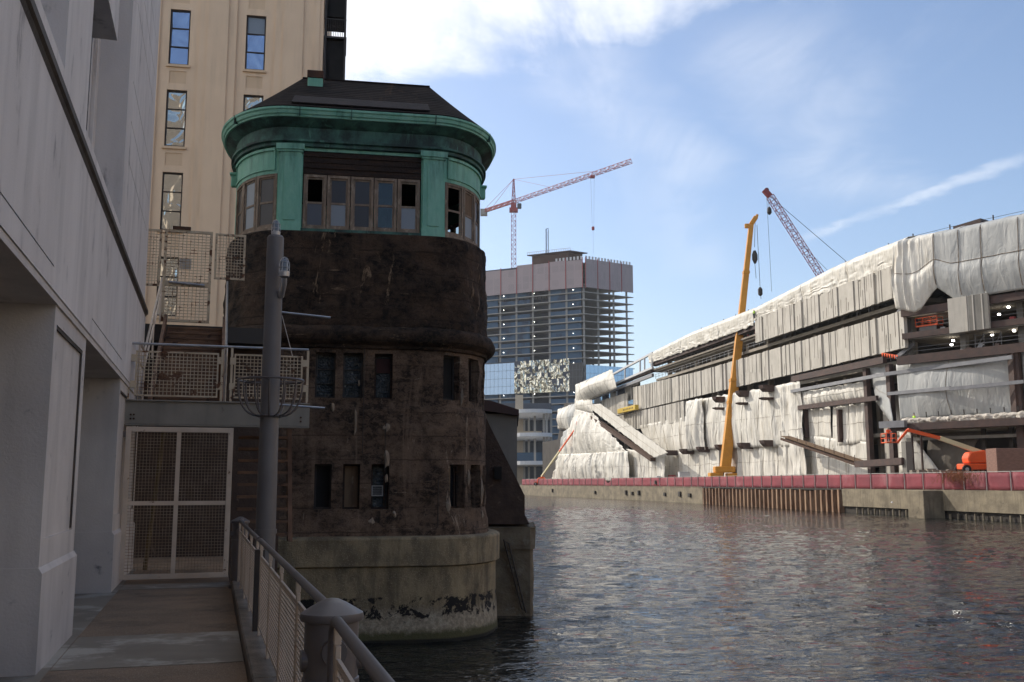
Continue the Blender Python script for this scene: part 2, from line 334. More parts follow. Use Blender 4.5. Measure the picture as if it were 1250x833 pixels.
# ------------------------------------------------------------------ geometry helpers
class Fr:                                     # a flat frame of reference: origin and heading
    def __init__(s, ox, oy, deg): s.o = (ox, oy); s.deg = deg; a = rad(deg); s.c, s.s = math.cos(a), math.sin(a)
    def w(s, x, y, z=0.): return (s.o[0] + x * s.c - y * s.s, s.o[1] + x * s.s + y * s.c, z)
    def l(s, X, Y): X -= s.o[0]; Y -= s.o[1]; return (X * s.c + Y * s.s, -X * s.s + Y * s.c)
    def onx(s, px, py, x):
        r = ray(px, py); A = r[0] * s.c + r[1] * s.s; X0 = -s.o[0] * s.c - s.o[1] * s.s; t = (x - X0) / A
        return (s.l(r[0] * t, r[1] * t)[1], EYE + r[2] * t)
    def ony(s, px, py, y):
        r = ray(px, py); A = -r[0] * s.s + r[1] * s.c; Y0 = s.o[0] * s.s - s.o[1] * s.c; t = (y - Y0) / A
        return (s.l(r[0] * t, r[1] * t)[0], EYE + r[2] * t)
WORLD = Fr(0, 0, 0)
BASE = {}                                     # thing name -> (frame, base in frame coordinates)
def props(o, label=None, cat=None, group=None, kind=None):
    if label: o['label'] = label
    if cat: o['category'] = cat
    if group: o['group'] = group
    if kind: o['kind'] = kind
def thing(name, label, cat, fr=WORLD, base=(0, 0, 0), group=None):
    o = bpy.data.objects.new(name, None); COL.objects.link(o); o.empty_display_size = .3
    o.location = fr.w(*base); o.rotation_euler = (0, 0, rad(fr.deg)); props(o, label, cat, group)
    BASE[o.name] = (fr, base); return o
class MB:
    def __init__(s): s.v = []; s.f = []
    def poly(s, pts): n = len(s.v); s.v += [tuple(p) for p in pts]; s.f.append(tuple(range(n, n + len(pts))))
    def box(s, x0, x1, y0, y1, z0, z1):
        n = len(s.v); s.v += [(x, y, z) for z in (z0, z1) for y in (y0, y1) for x in (x0, x1)]
        s.f += [tuple(n + i for i in q) for q in ((0, 2, 3, 1), (4, 5, 7, 6), (0, 1, 5, 4), (2, 6, 7, 3), (0, 4, 6, 2), (1, 3, 7, 5))]; return s
    def tube(s, path, r, n=10, caps=True):
        P = [Vector(p) for p in path]; R = r if hasattr(r, '__len__') else [r] * len(P); st = len(s.v); up = None
        for i, p in enumerate(P):
            d = (P[min(i + 1, len(P) - 1)] - P[max(i - 1, 0)]).normalized()
            if up is None: up = Vector((0, 0, 1)) if abs(d.z) < .9 else Vector((1, 0, 0))
            a = d.cross(up).normalized(); b = a.cross(d).normalized(); up = b
            for k in range(n):
                t = 2 * math.pi * k / n; s.v.append(tuple(p + (a * math.cos(t) + b * math.sin(t)) * R[i]))
        for i in range(len(P) - 1):
            for k in range(n):
                q = (k + 1) % n; s.f.append((st + i * n + k, st + i * n + q, st + (i + 1) * n + q, st + (i + 1) * n + k))
        if caps: s.f.append(tuple(st + k for k in reversed(range(n)))); s.f.append(tuple(st + (len(P) - 1) * n + k for k in range(n)))
        return s
    def bar(s, p, q, w, h=None, up=(0, 0, 1)):  # square bar from p to q
        h = h or w; p = Vector(p); q = Vector(q); d = (q - p).normalized(); u = Vector(up)
        if abs(d.dot(u)) > .98: u = Vector((1, 0, 0)) if abs(d.x) < .9 else Vector((0, 1, 0))
        a = d.cross(u).normalized() * w / 2; b = a.cross(d).normalized() * h / 2; n = len(s.v)
        for e in (p, q):
            for sa, sb in ((-1, -1), (1, -1), (1, 1), (-1, 1)): s.v.append(tuple(e + a * sa + b * sb))
        s.f += [tuple(n + i for i in f) for f in ((3, 2, 1, 0), (4, 5, 6, 7), (0, 1, 5, 4), (1, 2, 6, 5), (2, 3, 7, 6), (3, 0, 4, 7))]; return s
    def lathe(s, c, prof, n=24):
        st = len(s.v)
        for r, z in prof:
            for k in range(n): t = 2 * math.pi * k / n; s.v.append((c[0] + r * math.cos(t), c[1] + r * math.sin(t), c[2] + z))
        for i in range(len(prof) - 1):
            for k in range(n): q = (k + 1) % n; s.f.append((st + i * n + k, st + i * n + q, st + (i + 1) * n + q, st + (i + 1) * n + k))
        s.f.append(tuple(st + k for k in reversed(range(n)))); s.f.append(tuple(st + (len(prof) - 1) * n + k for k in range(n))); return s
    def prism(s, pts, y0, y1):                 # xz outline, extruded along y
        n = len(s.v); k = len(pts); s.v += [(x, y0, z) for x, z in pts] + [(x, y1, z) for x, z in pts]
        s.f.append(tuple(n + i for i in range(k))); s.f.append(tuple(n + k + i for i in reversed(range(k))))
        for i in range(k): j = (i + 1) % k; s.f.append((n + i, n + k + i, n + k + j, n + j))
        return s
    def prismx(s, pts, x0, x1):                # yz outline, extruded along x
        n = len(s.v); k = len(pts); s.v += [(x0, y, z) for y, z in pts] + [(x1, y, z) for y, z in pts]
        s.f.append(tuple(n + i for i in reversed(range(k)))); s.f.append(tuple(n + k + i for i in range(k)))
        for i in range(k): j = (i + 1) % k; s.f.append((n + i, n + j, n + k + j, n + k + i))
        return s
    def build(s, name, mat, parent=None, root=None, fr=WORLD, base=(0, 0, 0), smooth=False, bevel=0., label=None, cat=None, group=None, kind=None, solid=0.):
        if parent is not None:
            r = parent
            while r.parent: r = r.parent
            fr, base = BASE[r.name]
        me = bpy.data.meshes.new(name)
        me.from_pydata([(x - base[0], y - base[1], z - base[2]) for x, y, z in s.v], [], s.f); me.validate()
        o = bpy.data.objects.new(name, me); COL.objects.link(o)
        for m_ in (mat if isinstance(mat, (list, tuple)) else [mat]): me.materials.append(M[m_])
        if parent is not None: o.parent = parent
        else: o.location = fr.w(*base); o.rotation_euler = (0, 0, rad(fr.deg)); BASE[o.name] = (fr, base)
        if smooth:
            me.polygons.foreach_set('use_smooth', [True] * len(me.polygons)); me.set_sharp_from_angle(angle=rad(35))
        if solid: md = o.modifiers.new('s', 'SOLIDIFY'); md.thickness = solid; md.offset = 0
        if bevel: md = o.modifiers.new('b', 'BEVEL'); md.width = bevel; md.segments = 1; md.limit_method = 'ANGLE'
        props(o, label, cat, group, kind); return o
def breaks(a, b, step, extra):
    n = max(1, int(math.ceil((b - a) / step))); c = [a + (b - a) * i / n for i in range(n + 1)]
    ex = sorted(e for e in set(extra) if a < e < b)
    c = [x for x in c if all(abs(x - e) > step * .35 for e in ex) or x in (a, b)] + ex
    return sorted(set(c))
def ribbon(mb, P, u0, u1, z0, z1, off, holes=(), step=.3, zstep=.3, depth=.2, disp=0., dscale=2., offz=None, closed=False):
    """A wall following P(u, off) with rectangular holes and their reveals; disp roughens it."""
    us = breaks(u0, u1, step, [h[i] for h in holes for i in (0, 1)]); zs = breaks(z0, z1, zstep, [h[i] for h in holes for i in (2, 3)])
    idx = {}
    def vert(u, z, o, rough=True):
        k = (round(u, 4), round(z, 4), round(o, 4))
        if k not in idx:
            oo = o + (offz(z) if offz else 0)
            x, y = P(u, oo)
            if disp and rough:
                p = Vector((x * dscale, y * dscale, z * dscale))
                d = (noise.fractal(p, .9, 2.1, 4) * .7 + noise.noise(p * 3.1) * .3) * disp
                x, y = P(u, oo + d)
            idx[k] = len(mb.v); mb.v.append((x, y, z))
        return idx[k]
    def inside(u, z): return any(h[0] < u < h[1] and h[2] < z < h[3] for h in holes)
    for a, b in zip(us, us[1:]):
        for c, d in zip(zs, zs[1:]):
            if inside((a + b) / 2, (c + d) / 2): continue
            mb.f.append((vert(a, c, off), vert(b, c, off), vert(b, d, off), vert(a, d, off)))
    for h in holes:
        dep = h[4] if len(h) > 4 else depth
        uu = [u for u in us if h[0] <= u <= h[1]]; zz = [z for z in zs if h[2] <= z <= h[3]]
        for a, b in zip(uu, uu[1:]):
            for z, fl in ((h[2], 0), (h[3], 1)):
                q = (vert(a, z, off), vert(b, z, off), vert(b, z, off - dep, False), vert(a, z, off - dep, False)); mb.f.append(q if fl else q[::-1])
        for a, b in zip(zz, zz[1:]):
            for u, fl in ((h[0], 0), (h[1], 1)):
                q = (vert(u, a, off), vert(u, b, off), vert(u, b, off - dep, False), vert(u, a, off - dep, False)); mb.f.append(q if fl else q[::-1])
    return mb
def sweep(mb, P, us, prof, closed=False):     # prof: (off, z) pairs
    st = len(mb.v); k = len(prof)
    for u in us:
        for o, z in prof: x, y = P(u, o); mb.v.append((x, y, z))
    n = len(us)
    for i in range(n if closed else n - 1):
        for j in range(k - 1):
            a = st + i * k + j; b = st + ((i + 1) % n) * k + j; mb.f.append((a, b, b + 1, a + 1))
    if not closed: mb.f.append(tuple(st + j for j in range(k))); mb.f.append(tuple(st + (n - 1) * k + j for j in reversed(range(k))))
    return mb

# ------------------------------------------------------------------ the setting
L = Fr(0, 0, 16.65)                           # walkway frame: x towards the river, y along the walkway
T = Fr(-4.08, 26.28, 10)                      # bridge house frame
W = Fr(60, 105, 100.5)                        # facade of the wrapped building: x away along it, y towards the river
RB = [(66, -60), (61, 60), (51.6, 104.8), (45.1, 139.9), (32.6, 220), (2.4, 340), (-60, 470)]   # far bank line
w_ = MB()
def water_grid():
    xs = [-12 + .34 * i for i in range(226)]; ys = [1.5]
    while ys[-1] < 175: ys.append(ys[-1] + .07 + .0052 * ys[-1])
    nx, ny = len(xs), len(ys)
    for j, y in enumerate(ys):
        for i, x in enumerate(xs):
            e = min(1, i / 6, (nx - 1 - i) / 6, j / 6, (ny - 1 - j) / 20)
            k_ = .30 + .75 * max(0, min(1, .5 + 1.6 * noise.noise(Vector((x * .045, y * .06, 12)))))
            z = k_ * (.055 * noise.noise(Vector((x * .42, y * .70, 1))) + .065 * noise.noise(Vector((x * 1.1 + y * .3, y * 1.9, 7))) + .020 * noise.noise(Vector((x * 2.4, y * 4.2 + x * .5, 3))))
            w_.v.append((x, y, z * max(0, e)))
    for j in range(ny - 1):
        for i in range(nx - 1): a = j * nx + i; w_.f.append((a, a + 1, a + nx + 1, a + nx))
    X0, X1, Y0, Y1 = xs[0], xs[-1], ys[0], ys[-1]
    for x0, x1, y0, y1 in ((-140, X0, -80, 520), (X1, 260, -80, 520), (X0, X1, -80, Y0), (X0, X1, Y1, 520)): w_.poly([(x0, y0, 0), (x1, y0, 0), (x1, y1, 0), (x0, y1, 0)])
water_grid()
w_.build('river_water', 'water', kind='structure', smooth=True)
g = MB()
outer = [(x, y, 3.1) for x, y in RB] + [(-100, 460, 3.1), (-52, 345, 3.1), (-30, 220, 3.1), (-12, 100, 3.1), (-.6, 37.5, 3.1), (-8, 36.2, 3.1)]
outer += [(*L.w(-6, 27)[:2], 3.1), (*L.w(-6, -30)[:2], 3.1), (-1500, -60, 3.1), (-1500, 2400, 3.1), (1500, 2400, 3.1), (1500, -60, 3.1)]
g.poly(outer); g.build('ground', 'ground', kind='structure')
# near walkway: slab, smooth concrete patch strip, kerb
m = MB(); m.box(-6, .36, -6, 24, -.5, 2.35); m.build('walkway', 'walk', fr=L, kind='structure')
m = MB(); m.box(-1.3, .355, 9.9, 11.9, 2.30, 2.356); m.box(-1.3, .355, 16.9, 17.7, 2.30, 2.355); m.box(-6, -1.31, 2, 20.8, 2.3, 2.357); m.build('walkway_patch', 'walk_smooth', fr=L, kind='structure')
m = MB()
for y0, y1 in ((-6, 3.8), (3.82, 8.4), (8.42, 13), (13.02, 17.8)): m.box(.37, .80, y0, y1, -.3, 2.47)
m.build('kerb', 'kerb_conc', fr=L, kind='structure', bevel=.015)
m = MB(); m.box(-40, 1.2, 24.05, 49, 7.25, 7.62); m.build('street', 'street', fr=L, kind='structure')
m = MB(); m.box(-40, 1.6, 25.0, 25.6, -1, 7.24); m.build('abutment_wall', 'stone_dark', fr=L, label='dark stone retaining wall under the street, behind the iron stair', cat='retaining wall')

# unseen blocks added to bounce warm sunlight into the shade and the windows
for nm, lab, x0, x1, y0, y1, h in (('bounce_block', 'unseen cream block added on the far bank, right of the view, to bounce sunlight', 82, 125, -40, 78, 46), ('bounce_block', 'unseen pale block added across the river behind the viewpoint to bounce sunlight', -30, 70, -95, -75, 30)):
    t = thing(nm, lab, 'bounce block', WORLD, ((x0 + x1) / 2, (y0 + y1) / 2, 3.1))
    MB().box(x0, x1, y0, y1, 3.1, h).build('wall', 'cream', t)
    m = MB(); z = 8
    while z < h - 3:
        y = y0 + 3
        while nm and y < y1 - 3 and x0 > 60: m.box(x0 - .02, x0 + .3, y, y + 1.6, z, z + 2.2); y += 4
        x = x0 + 3
        while x < x1 - 3 and x0 < 60: m.box(x, x + 1.6, y1 - .3, y1 + .02, z, z + 2.2); x += 4
        z += 3.9
    m.build('windows', 'glass_office', t, kind='stuff')

# ------------------------------------------------------------------ left concrete building
lb = thing('concrete_building', 'pale grey concrete building with square piers lining the left side of the walkway', 'building', L, (-1.42, 10, 2.35))
PW = lambda u, o: (-1.42 + o, u)
jl = [(a, b, z, z + .022, .018) for z in (8.9, 9.55, 10.2, 11.5, 12.1, 12.8, 13.9, 15) for a, b in ((15.9, 20.4),)]
wl = MB()
ribbon(wl, PW, -6, 20.85, 7.42, 18, 0, [(6.2, 9.36, 7.70, 15.5, .42), (10.97, 15.19, 7.70, 15.5, .42), (1.5, 4.6, 7.7, 15.5, .42)] + jl, .5, .5)
ribbon(wl, PW, -6, 20.85, 5.67, 7.28, .03, [(-5.9, 9.3, 5.86, 5.875, .02), (12.2, 16.2, 5.86, 5.875, .02)], .5, .5)
wl.poly([(-1.39, -6, 7.28), (-1.39, 20.85, 7.28), (-1.42, 20.85, 7.42), (-1.42, -6, 7.42)])
for a, b in ((6.2, 9.36), (10.97, 15.19), (1.5, 4.6)): wl.box(-1.95, -1.84, a, b, 7.6, 15.6)
wl.box(-40, -1.955, -6, 20.84, 5.68, 34); wl.box(-1.95, -1.43, -6, 20.84, 15.6, 34); wl.box(-1.95, -1.43, 15.2, 20.83, 7.3, 15.6)
wl.build('wall', 'wall_paint', lb)
MB().box(-40, -1.40, -6, 20.84, 5.60, 5.675).build('soffit', 'pier_paint', lb)
MB().box(-5.2, -4.8, -6, 20.8, 2.3, 5.6).build('back_wall', 'pier_paint', lb)
bt = MB(); sweep(bt, PW, [-6, 20.87], [(.0, 7.42), (.075, 7.40), (.075, 7.33), (.05, 7.31), (.03, 7.27), (-.02, 7.27)]); bt.build('belt_course', 'belt', lb)
for y0, y1 in ((.5, 3.2), (9.73, 12.05), (16.5, 20.84)):
    p = MB(); x0, x1 = -3.9, -1.42
    PR = lambda u, o: (x1 + o, u)
    ribbon(p, PR, y0, y1, 3.25, 5.60, 0, [(y0 + .14, y1 - .24, 3.50, 5.44, .025)], .6, .6)
    p.box(x0, x1 - .026, y0 + .001, y1 - .001, 3.25, 5.60)
    p.poly([(x1, y0, 3.25), (x1 - .03, y0, 3.25), (x1 - .03, y0, 5.6), (x1, y0, 5.6)]); p.poly([(x1, y1, 3.25), (x1 - .03, y1, 3.25), (x1 - .03, y1, 5.6), (x1, y1, 5.6)])
    pr = p.build('pier', 'pier_paint', lb)
    MB().box(x0, x1 + .035, y0 - .035, y1 + .035, 2.35, 3.21).prism([(x0, 3.21), (x1 + .035, 3.21), (x1 + .003, 3.26), (x0, 3.26)], y0 - .034, y1 + .034).build('plinth', 'pier_paint', pr)
    f = MB(); f.box(x1 - .022, x1 - .004, y0 + .15, y1 - .25, 5.405, 5.43); f.box(x1 - .022, x1 - .004, y1 - .27, y1 - .25, 3.52, 5.40); f.build('panel_bead', 'belt', pr)
for a, b in ((6.3, 8.2), (11.05, 13.85)):
    w = MB(); z0, z1 = 7.72, 9.96
    for q in (a, (a + b) / 2 - .03, b - .06): w.box(-1.838, -1.78, q, q + .06, z0, z1)
    w.box(-1.838, -1.78, a + .06, b - .06, z0, z0 + .06); w.box(-1.838, -1.78, a + .06, b - .06, 8.9, 8.96)
    wf = w.build('window', 'bronze', lb); MB().box(-1.836, -1.82, a + .06, b - .06, z0 + .06, z1).build('pane', 'glass_office', wf)
    MB().box(-1.838, -1.47, a, b, 9.96, 11.2).build('hood', 'wall_paint', lb)
for z in (8.55, 8.62, 9.5): pass
gr = MB()
for a in (13.9,): gr.box(-1.836, -1.80, a, a + .10, 7.72, 9.9); gr.box(-1.836, -1.79, a + .6, a + .66, 7.72, 15)
gr.build('mullion_strip', 'wall_paint', lb)

# ------------------------------------------------------------------ bridge house plan
HB, RX, RY, GAP = 1.95, 1.62, 2.6, .4
def _quarter():
    q = [(HB * i / 12, 0.) for i in range(12)]
    for i in range(0, 61): t = math.pi / 2 * i / 60; q.append((HB + RX * math.sin(t), RY - RY * math.cos(t)))
    return q
_q = _quarter(); _right = _q + [(x, 2 * RY + GAP - y) for x, y in reversed(_q)]
_cum = [0.]
for a, b in zip(_right, _right[1:]): _cum.append(_cum[-1] + math.dist(a, b))
HL = _cum[-1]                                  # half of the loop
def TP(u, off=0.):
    u = (u + HL) % (2 * HL) - HL; s = -1 if u < 0 else 1; a = abs(u)
    lo, hi = 0, len(_cum) - 1
    while hi - lo > 1:
        mid = (lo + hi) // 2
        if _cum[mid] <= a: lo = mid
        else: hi = mid
    seg = _cum[hi] - _cum[lo] or 1e-9; t = (a - _cum[lo]) / seg; p, q = _right[lo], _right[hi]
    def nrm(i):
        p_, q_ = _right[max(i - 1, 0)], _right[min(i + 1, len(_right) - 1)]; dx, dy = q_[0] - p_[0], q_[1] - p_[1]; d = math.hypot(dx, dy) or 1
        return dy / d, -dx / d
    if lo < 11: n = (0, -1)
    elif hi > len(_right) - 12: n = (0, 1)
    else:
        n1, n2 = nrm(lo), nrm(hi); n = (n1[0] * (1 - t) + n2[0] * t, n1[1] * (1 - t) + n2[1] * t); d = math.hypot(*n); n = (n[0] / d, n[1] / d)
    return (s * (p[0] + (q[0] - p[0]) * t + n[0] * off), p[1] + (q[1] - p[1]) * t + n[1] * off)
LOOP = [-HL + 2 * HL * i / 160 for i in range(160)]
bh = thing('bridge_house', 'derelict round-cornered bridge house of sooty masonry with a green copper lookout and hipped roof', 'bridge house', T, (0, 0, 0))
# footing
ft = MB(); flo = lambda z: -.06 * max(0, 1 - z / .5) if z < .5 else 0
ribbon(ft, TP, -HL, HL, -.6, 1.86, .50, step=.16, zstep=.12, disp=.035, dscale=1.6, offz=lambda z: .06 * max(0, .9 - z))
ft.build('footing', 'footing', bh, smooth=True)
fl = MB(); ribbon(fl, TP, -HL, HL, 1.90, 2.56, .60, step=.2, zstep=.12, disp=.012, dscale=2)
sweep(fl, TP, LOOP, [(.61, 2.55), (.59, 2.60), (.54, 2.63), (.15, 2.64)], True); sweep(fl, TP, LOOP, [(.60, 1.905), (.56, 1.88), (.46, 1.84)], True)
fl.build('footing_band', 'footing', bh, smooth=True)
# body
def both(l): return l
holes1 = [(-1.07, -.63, 3.32, 4.48), (-.34, .10, 3.32, 4.48), (.39, .85, 3.32, 4.48), (2.38, 2.86, 3.32, 4.48), (3.12, 3.66, 3.32, 4.48), (3.95, 4.55, 3.32, 4.48)]
holes2 = [(-1.12, -.60, 6.2, 7.40), (-.40, .12, 6.2, 7.40), (.42, .90, 6.2, 7.40), (2.22, 2.68, 6.2, 7.40), (3.05, 3.65, 6.2, 7.40), (4.05, 4.65, 6.2, 7.40)]
bd = MB()
ribbon(bd, TP, -HL, HL, 2.60, 7.62, .14, [(*h, .30) for h in holes1 + holes2], .10, .10, disp=.06, dscale=2.2, offz=lambda z: .11 * max(0, 1 - abs(z - 2.6) / .7) + .05 * (z < 6))
bd.build('masonry_body', 'masonry', bh, smooth=True)
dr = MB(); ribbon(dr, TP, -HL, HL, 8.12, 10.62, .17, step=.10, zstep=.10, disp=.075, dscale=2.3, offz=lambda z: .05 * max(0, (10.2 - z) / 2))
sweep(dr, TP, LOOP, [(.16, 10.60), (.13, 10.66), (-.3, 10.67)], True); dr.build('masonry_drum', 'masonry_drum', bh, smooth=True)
tr = MB(); st0 = len(tr.v); us = [-HL + 2 * HL * i / 260 for i in range(260)]
prof = [(.12, 7.50), (.22, 7.52), (.24, 7.60), (.30, 7.63)] + [(.27 + .19 * math.cos(a), 7.86 + .23 * math.sin(a)) for a in [rad(x) for x in range(-80, 100, 20)]] + [(.22, 8.10), (.16, 8.16)]
sweep(tr, TP, us, prof, True)
for i, (x, y, z) in enumerate(tr.v):
    d = noise.fractal(Vector((x * 1.9, y * 1.9, z * 2.6)), .9, 2.1, 4) * .05; tr.v[i] = (x + d * .7, y - abs(d) * .5 + d * .3, z + d * .6)
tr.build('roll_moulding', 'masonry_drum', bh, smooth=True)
def on(u, off, z): x, y = TP(u, off); return (x, y, z)
def panel(mb, u0, u1, z0, z1, o0, o1, n=4):   # curved slab between two offsets
    us = [u0 + (u1 - u0) * i / n for i in range(n + 1)]; sweep(mb, TP, us, [(o0, z0), (o1, z0), (o1, z1), (o0, z1), (o0, z0)])
# openings of the body
def body_window(h, kind):
    u0, u1, z0, z1 = h; wf = MB(); o = -.10
    for a, b, c, d in ((u0, u0 + .05, z0, z1), (u1 - .05, u1, z0, z1), (u0 + .05, u1 - .05, z0, z0 + .05), (u0 + .05, u1 - .05, z1 - .05, z1)): panel(wf, a, b, c, d, o - .03, o + .03, 2)
    if kind == 'block': panel(wf, u0 + .05, u1 - .05, z0 + .38, z0 + .40, o - .02, o + .015, 2); panel(wf, u0 + .05, u1 - .05, z0 + .76, z0 + .78, o - .02, o + .015, 2)
    if kind in ('dark', 'louver'): panel(wf, (u0 + u1) / 2 + .1, (u0 + u1) / 2 + .14, z0 + .05, z1 - .05, o - .02, o + .02, 1)
    f = wf.build('body_window', 'dark_steel' if kind in ('block', 'black') else 'char_wood', bh)
    pn = MB(); panel(pn, u0 + .05, u1 - .05, z0 + .05, z1 - .05, o - .035, o - .025, 2)
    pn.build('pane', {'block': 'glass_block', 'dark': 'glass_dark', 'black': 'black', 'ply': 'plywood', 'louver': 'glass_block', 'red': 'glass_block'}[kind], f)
    if kind == 'louver':
        l = MB(); a, b = u0 + .02, u1 - .14
        for z in (z0 + .33, z0 + .58): panel(l, a, b, z, z + .03, o + .031, o + .07, 1)
        for u in (a, b - .03): panel(l, u, u + .03, z0 + .36, z0 + .58, o + .031, o + .07, 1)
        for k in range(4): panel(l, a + .03, b - .03, z0 + .38 + k * .05, z0 + .395 + k * .05, o + .035, o + .055, 1)
        l.build('louvre', 'white_frame', f)
    if kind == 'red': l = MB(); panel(l, u0 + .06, u1 - .06, z1 - .5, z1 - .12, o - .02, o + .04, 1); l.build('board', 'red_wood', f)
for h, k in zip(holes1, ('black', 'ply', 'louver', 'dark', 'dark', 'black')): body_window(h, k)
for h, k in zip(holes2, ('block', 'block', 'red', 'black', 'dark', 'black')): body_window(h, k)
sp_ = MB()
def blob(u, z, r, sx=1., sz=1.):
    n = 9; x, y = TP(u, 0); st = len(sp_.v); rs = [r * random.uniform(.6, 1.15) for _ in range(n)]
    sp_.v.append(on(u, .235 + .05 * (z < 6), z))
    for k in range(n): t = 2 * math.pi * k / n; sp_.v.append(on(u + math.cos(t) * rs[k] * sx, .17 + .05 * (z < 6), z + math.sin(t) * rs[k] * sz))
    for k in range(n): sp_.f.append((st, st + 1 + k, st + 1 + (k + 1) % n))
for b in ((.42, 2.98, .14), (1.0, 3.2, .07, .8, 1.6), (2.35, 3.4, .10, .7, 2.4), (2.98, 4.1, .09, .6, 3.2), (3.75, 3.8, .09, .8, 4.5), (3.78, 3.1, .08, .8, 2.), (-.05, 5.6, .07, .6, 6), (.78, 4.6, .09, .9, 3.0), (.75, 5.42, .11, 1, 1.1), (2.75, 6.3, .09, .6, 3.2), (-.65, 5.95, .07, .8, 1.6), (.02, 6.6, .05, .7, 2.5), (.78, 4.1, .06, .8, 2)): blob(*b)
sp_.build('spalled_patch', 'plaster_patch', bh, smooth=True)
bars = MB()
for u, z0, z1 in ((.145, 4.75, 7.5), (.73, 4.3, 5.6), (2.10, 2.7, 4.1), (-1.62, .4, 3.8)): bars.tube([on(u, .24, z0), on(u, .24, z1)], .012, 6)
bars.build('conduit', 'dark_steel', bh)
# copper lookout: wall ring with window bays front, corners, back
bays = [(-1.60, 1.60, 10.74, 12.92)]
side = (2.27, 4.55, 10.74, 12.26); bays += [side, (-side[1], -side[0], side[2], side[3])]
bk = [(HL - 4.5, HL - 2.27, 10.74, 12.3), (-(HL - 2.27), -(HL - 4.5), 10.74, 12.3), (HL - 1.6, HL, 10.74, 12.3), (-HL, -(HL - 1.6), 10.74, 12.3)]
cw = MB(); ribbon(cw, TP, -HL, HL, 10.66, 13.06, 0, [(*b, .16) for b in bays + bk], .16, .4)
for sgn in (-1, 1):
    a, b = sorted((sgn * 2.34, sgn * 4.6)); panel(cw, a, b, 12.36, 12.40, .0, .035, 10); panel(cw, a, b, 12.90, 12.97, .0, .05, 10)
    for u in (a, b - .04): panel(cw, u, u + .04, 12.40, 12.90, 0, .034, 1)
cw.build('copper_wall', 'copper', bh, smooth=True)
for sgn in (-1, 1):
    p = MB(); a, b = sorted((sgn * 1.64, sgn * 2.20))
    panel(p, a, b, 10.66, 12.84, .0, .10, 2); panel(p, a - .03, b + .03, 10.66, 10.86, .0, .135, 2); panel(p, a + .13, b - .13, 10.95, 12.7, .10, .125, 2)
    panel(p, a - .04, b + .04, 12.84, 12.90, 0, .14, 2); panel(p, a - .07, b + .07, 12.90, 13.055, 0, .18, 2); p.build('pilaster', 'copper', bh, bevel=.008)
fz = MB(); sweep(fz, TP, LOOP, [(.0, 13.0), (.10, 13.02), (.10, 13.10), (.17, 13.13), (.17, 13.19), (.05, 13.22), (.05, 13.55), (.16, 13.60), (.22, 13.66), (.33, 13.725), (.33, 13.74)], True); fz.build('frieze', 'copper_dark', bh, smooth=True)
cn = MB(); sweep(cn, TP, LOOP, [(.30, 13.735), (.375, 13.74), (.385, 13.79), (.42, 13.81), (.435, 13.86), (.44, 13.89), (.475, 13.92), (.475, 13.975), (.40, 14.0), (.2, 14.03)], True)
cn.build('cornice', 'copper', bh, smooth=True)
sm = MB()
for u in (-1.72, -.35, 1.93, -3.4, 3.6): panel(sm, u, u + .025, 13.75, 13.98, .38, .485, 1)
sm.build('cornice_seam', 'copper_dark', bh)
bb = MB(); panel(bb, -1.60, 1.60, 12.27, 12.92, -.12, -.04, 2)
for k in range(4): panel(bb, -1.60, 1.60, 12.29 + k * .16, 12.40 + k * .16, -.04, -.02 + .015 * (k % 2), 2)
bb.build('boarded_panel', 'char_wood', bh)
MB().poly([on(u, -.05, 10.60) for u in LOOP]); fcl = MB(); fcl.poly([on(u, -.05, 10.62) for u in LOOP]); fcl.build('lookout_floor', 'char_wood', bh)
ccl = MB(); ccl.poly([on(u, -.05, 12.96) for u in LOOP]); ccl.build('lookout_ceiling', 'char_wood', bh)
def sash(u0, u1, z0, z1, top, bot, open_=False):
    f = MB(); o = -.06
    for a, b, c, d in ((u0, u0 + .07, z0, z1), (u1 - .07, u1, z0, z1), (u0 + .07, u1 - .07, z0, z0 + .09), (u0 + .07, u1 - .07, z1 - .07, z1)): panel(f, a, b, c, d, o - .05, o + .06, 1)
    zm = z0 + (z1 - z0) * .49
    for a, b, c, d in ((u0 + .07, u0 + .115, z0 + .09, z1 - .07), (u1 - .115, u1 - .07, z0 + .09, z1 - .07), (u0 + .115, u1 - .115, z0 + .09, z0 + .135), (u0 + .115, u1 - .115, zm - .025, zm + .03), (u0 + .115, u1 - .115, z1 - .12, z1 - .07)): panel(f, a, b, c, d, o - .02, o + .02, 1)
    w = f.build('lookout_window', 'win_wood', bh)
    for mat, c, d in ((bot, z0 + .135, zm - .025), (top, zm + .03, z1 - .12)):
        if mat: p = MB(); panel(p, u0 + .115, u1 - .115, c, d, o - .004, o + .002, 1); p.build('pane', mat, w)
zs0, zs1 = 10.74, 12.26
us5 = [-1.58 + 3.16 * i / 5 for i in range(6)]
tops = (None, 'glass_sooty', 'glass_sooty', 'glass_clear', None); bots = ('glass_dusty', 'glass_milky', 'glass_sooty', 'glass_clear', 'glass_milky')
for i in range(5): sash(us5[i] + .01, us5[i + 1] - .01, zs0, zs1, tops[i], bots[i])
for (a, b), t_, b_ in zip(((2.28, 2.95), (2.97, 3.68), (3.70, 4.52)), (None, 'plywood', 'glass_dark'), (None, 'glass_milky', 'glass_milky')): sash(a, b, zs0, zs1, t_, b_)
for (a, b), t_, b_ in zip(((-2.95, -2.28), (-3.68, -2.97), (-4.52, -3.70)), ('glass_sooty', 'glass_milky', 'glass_sooty'), ('glass_sooty', 'glass_milky', 'glass_sooty')): sash(a, b, zs0, zs1, t_, b_)
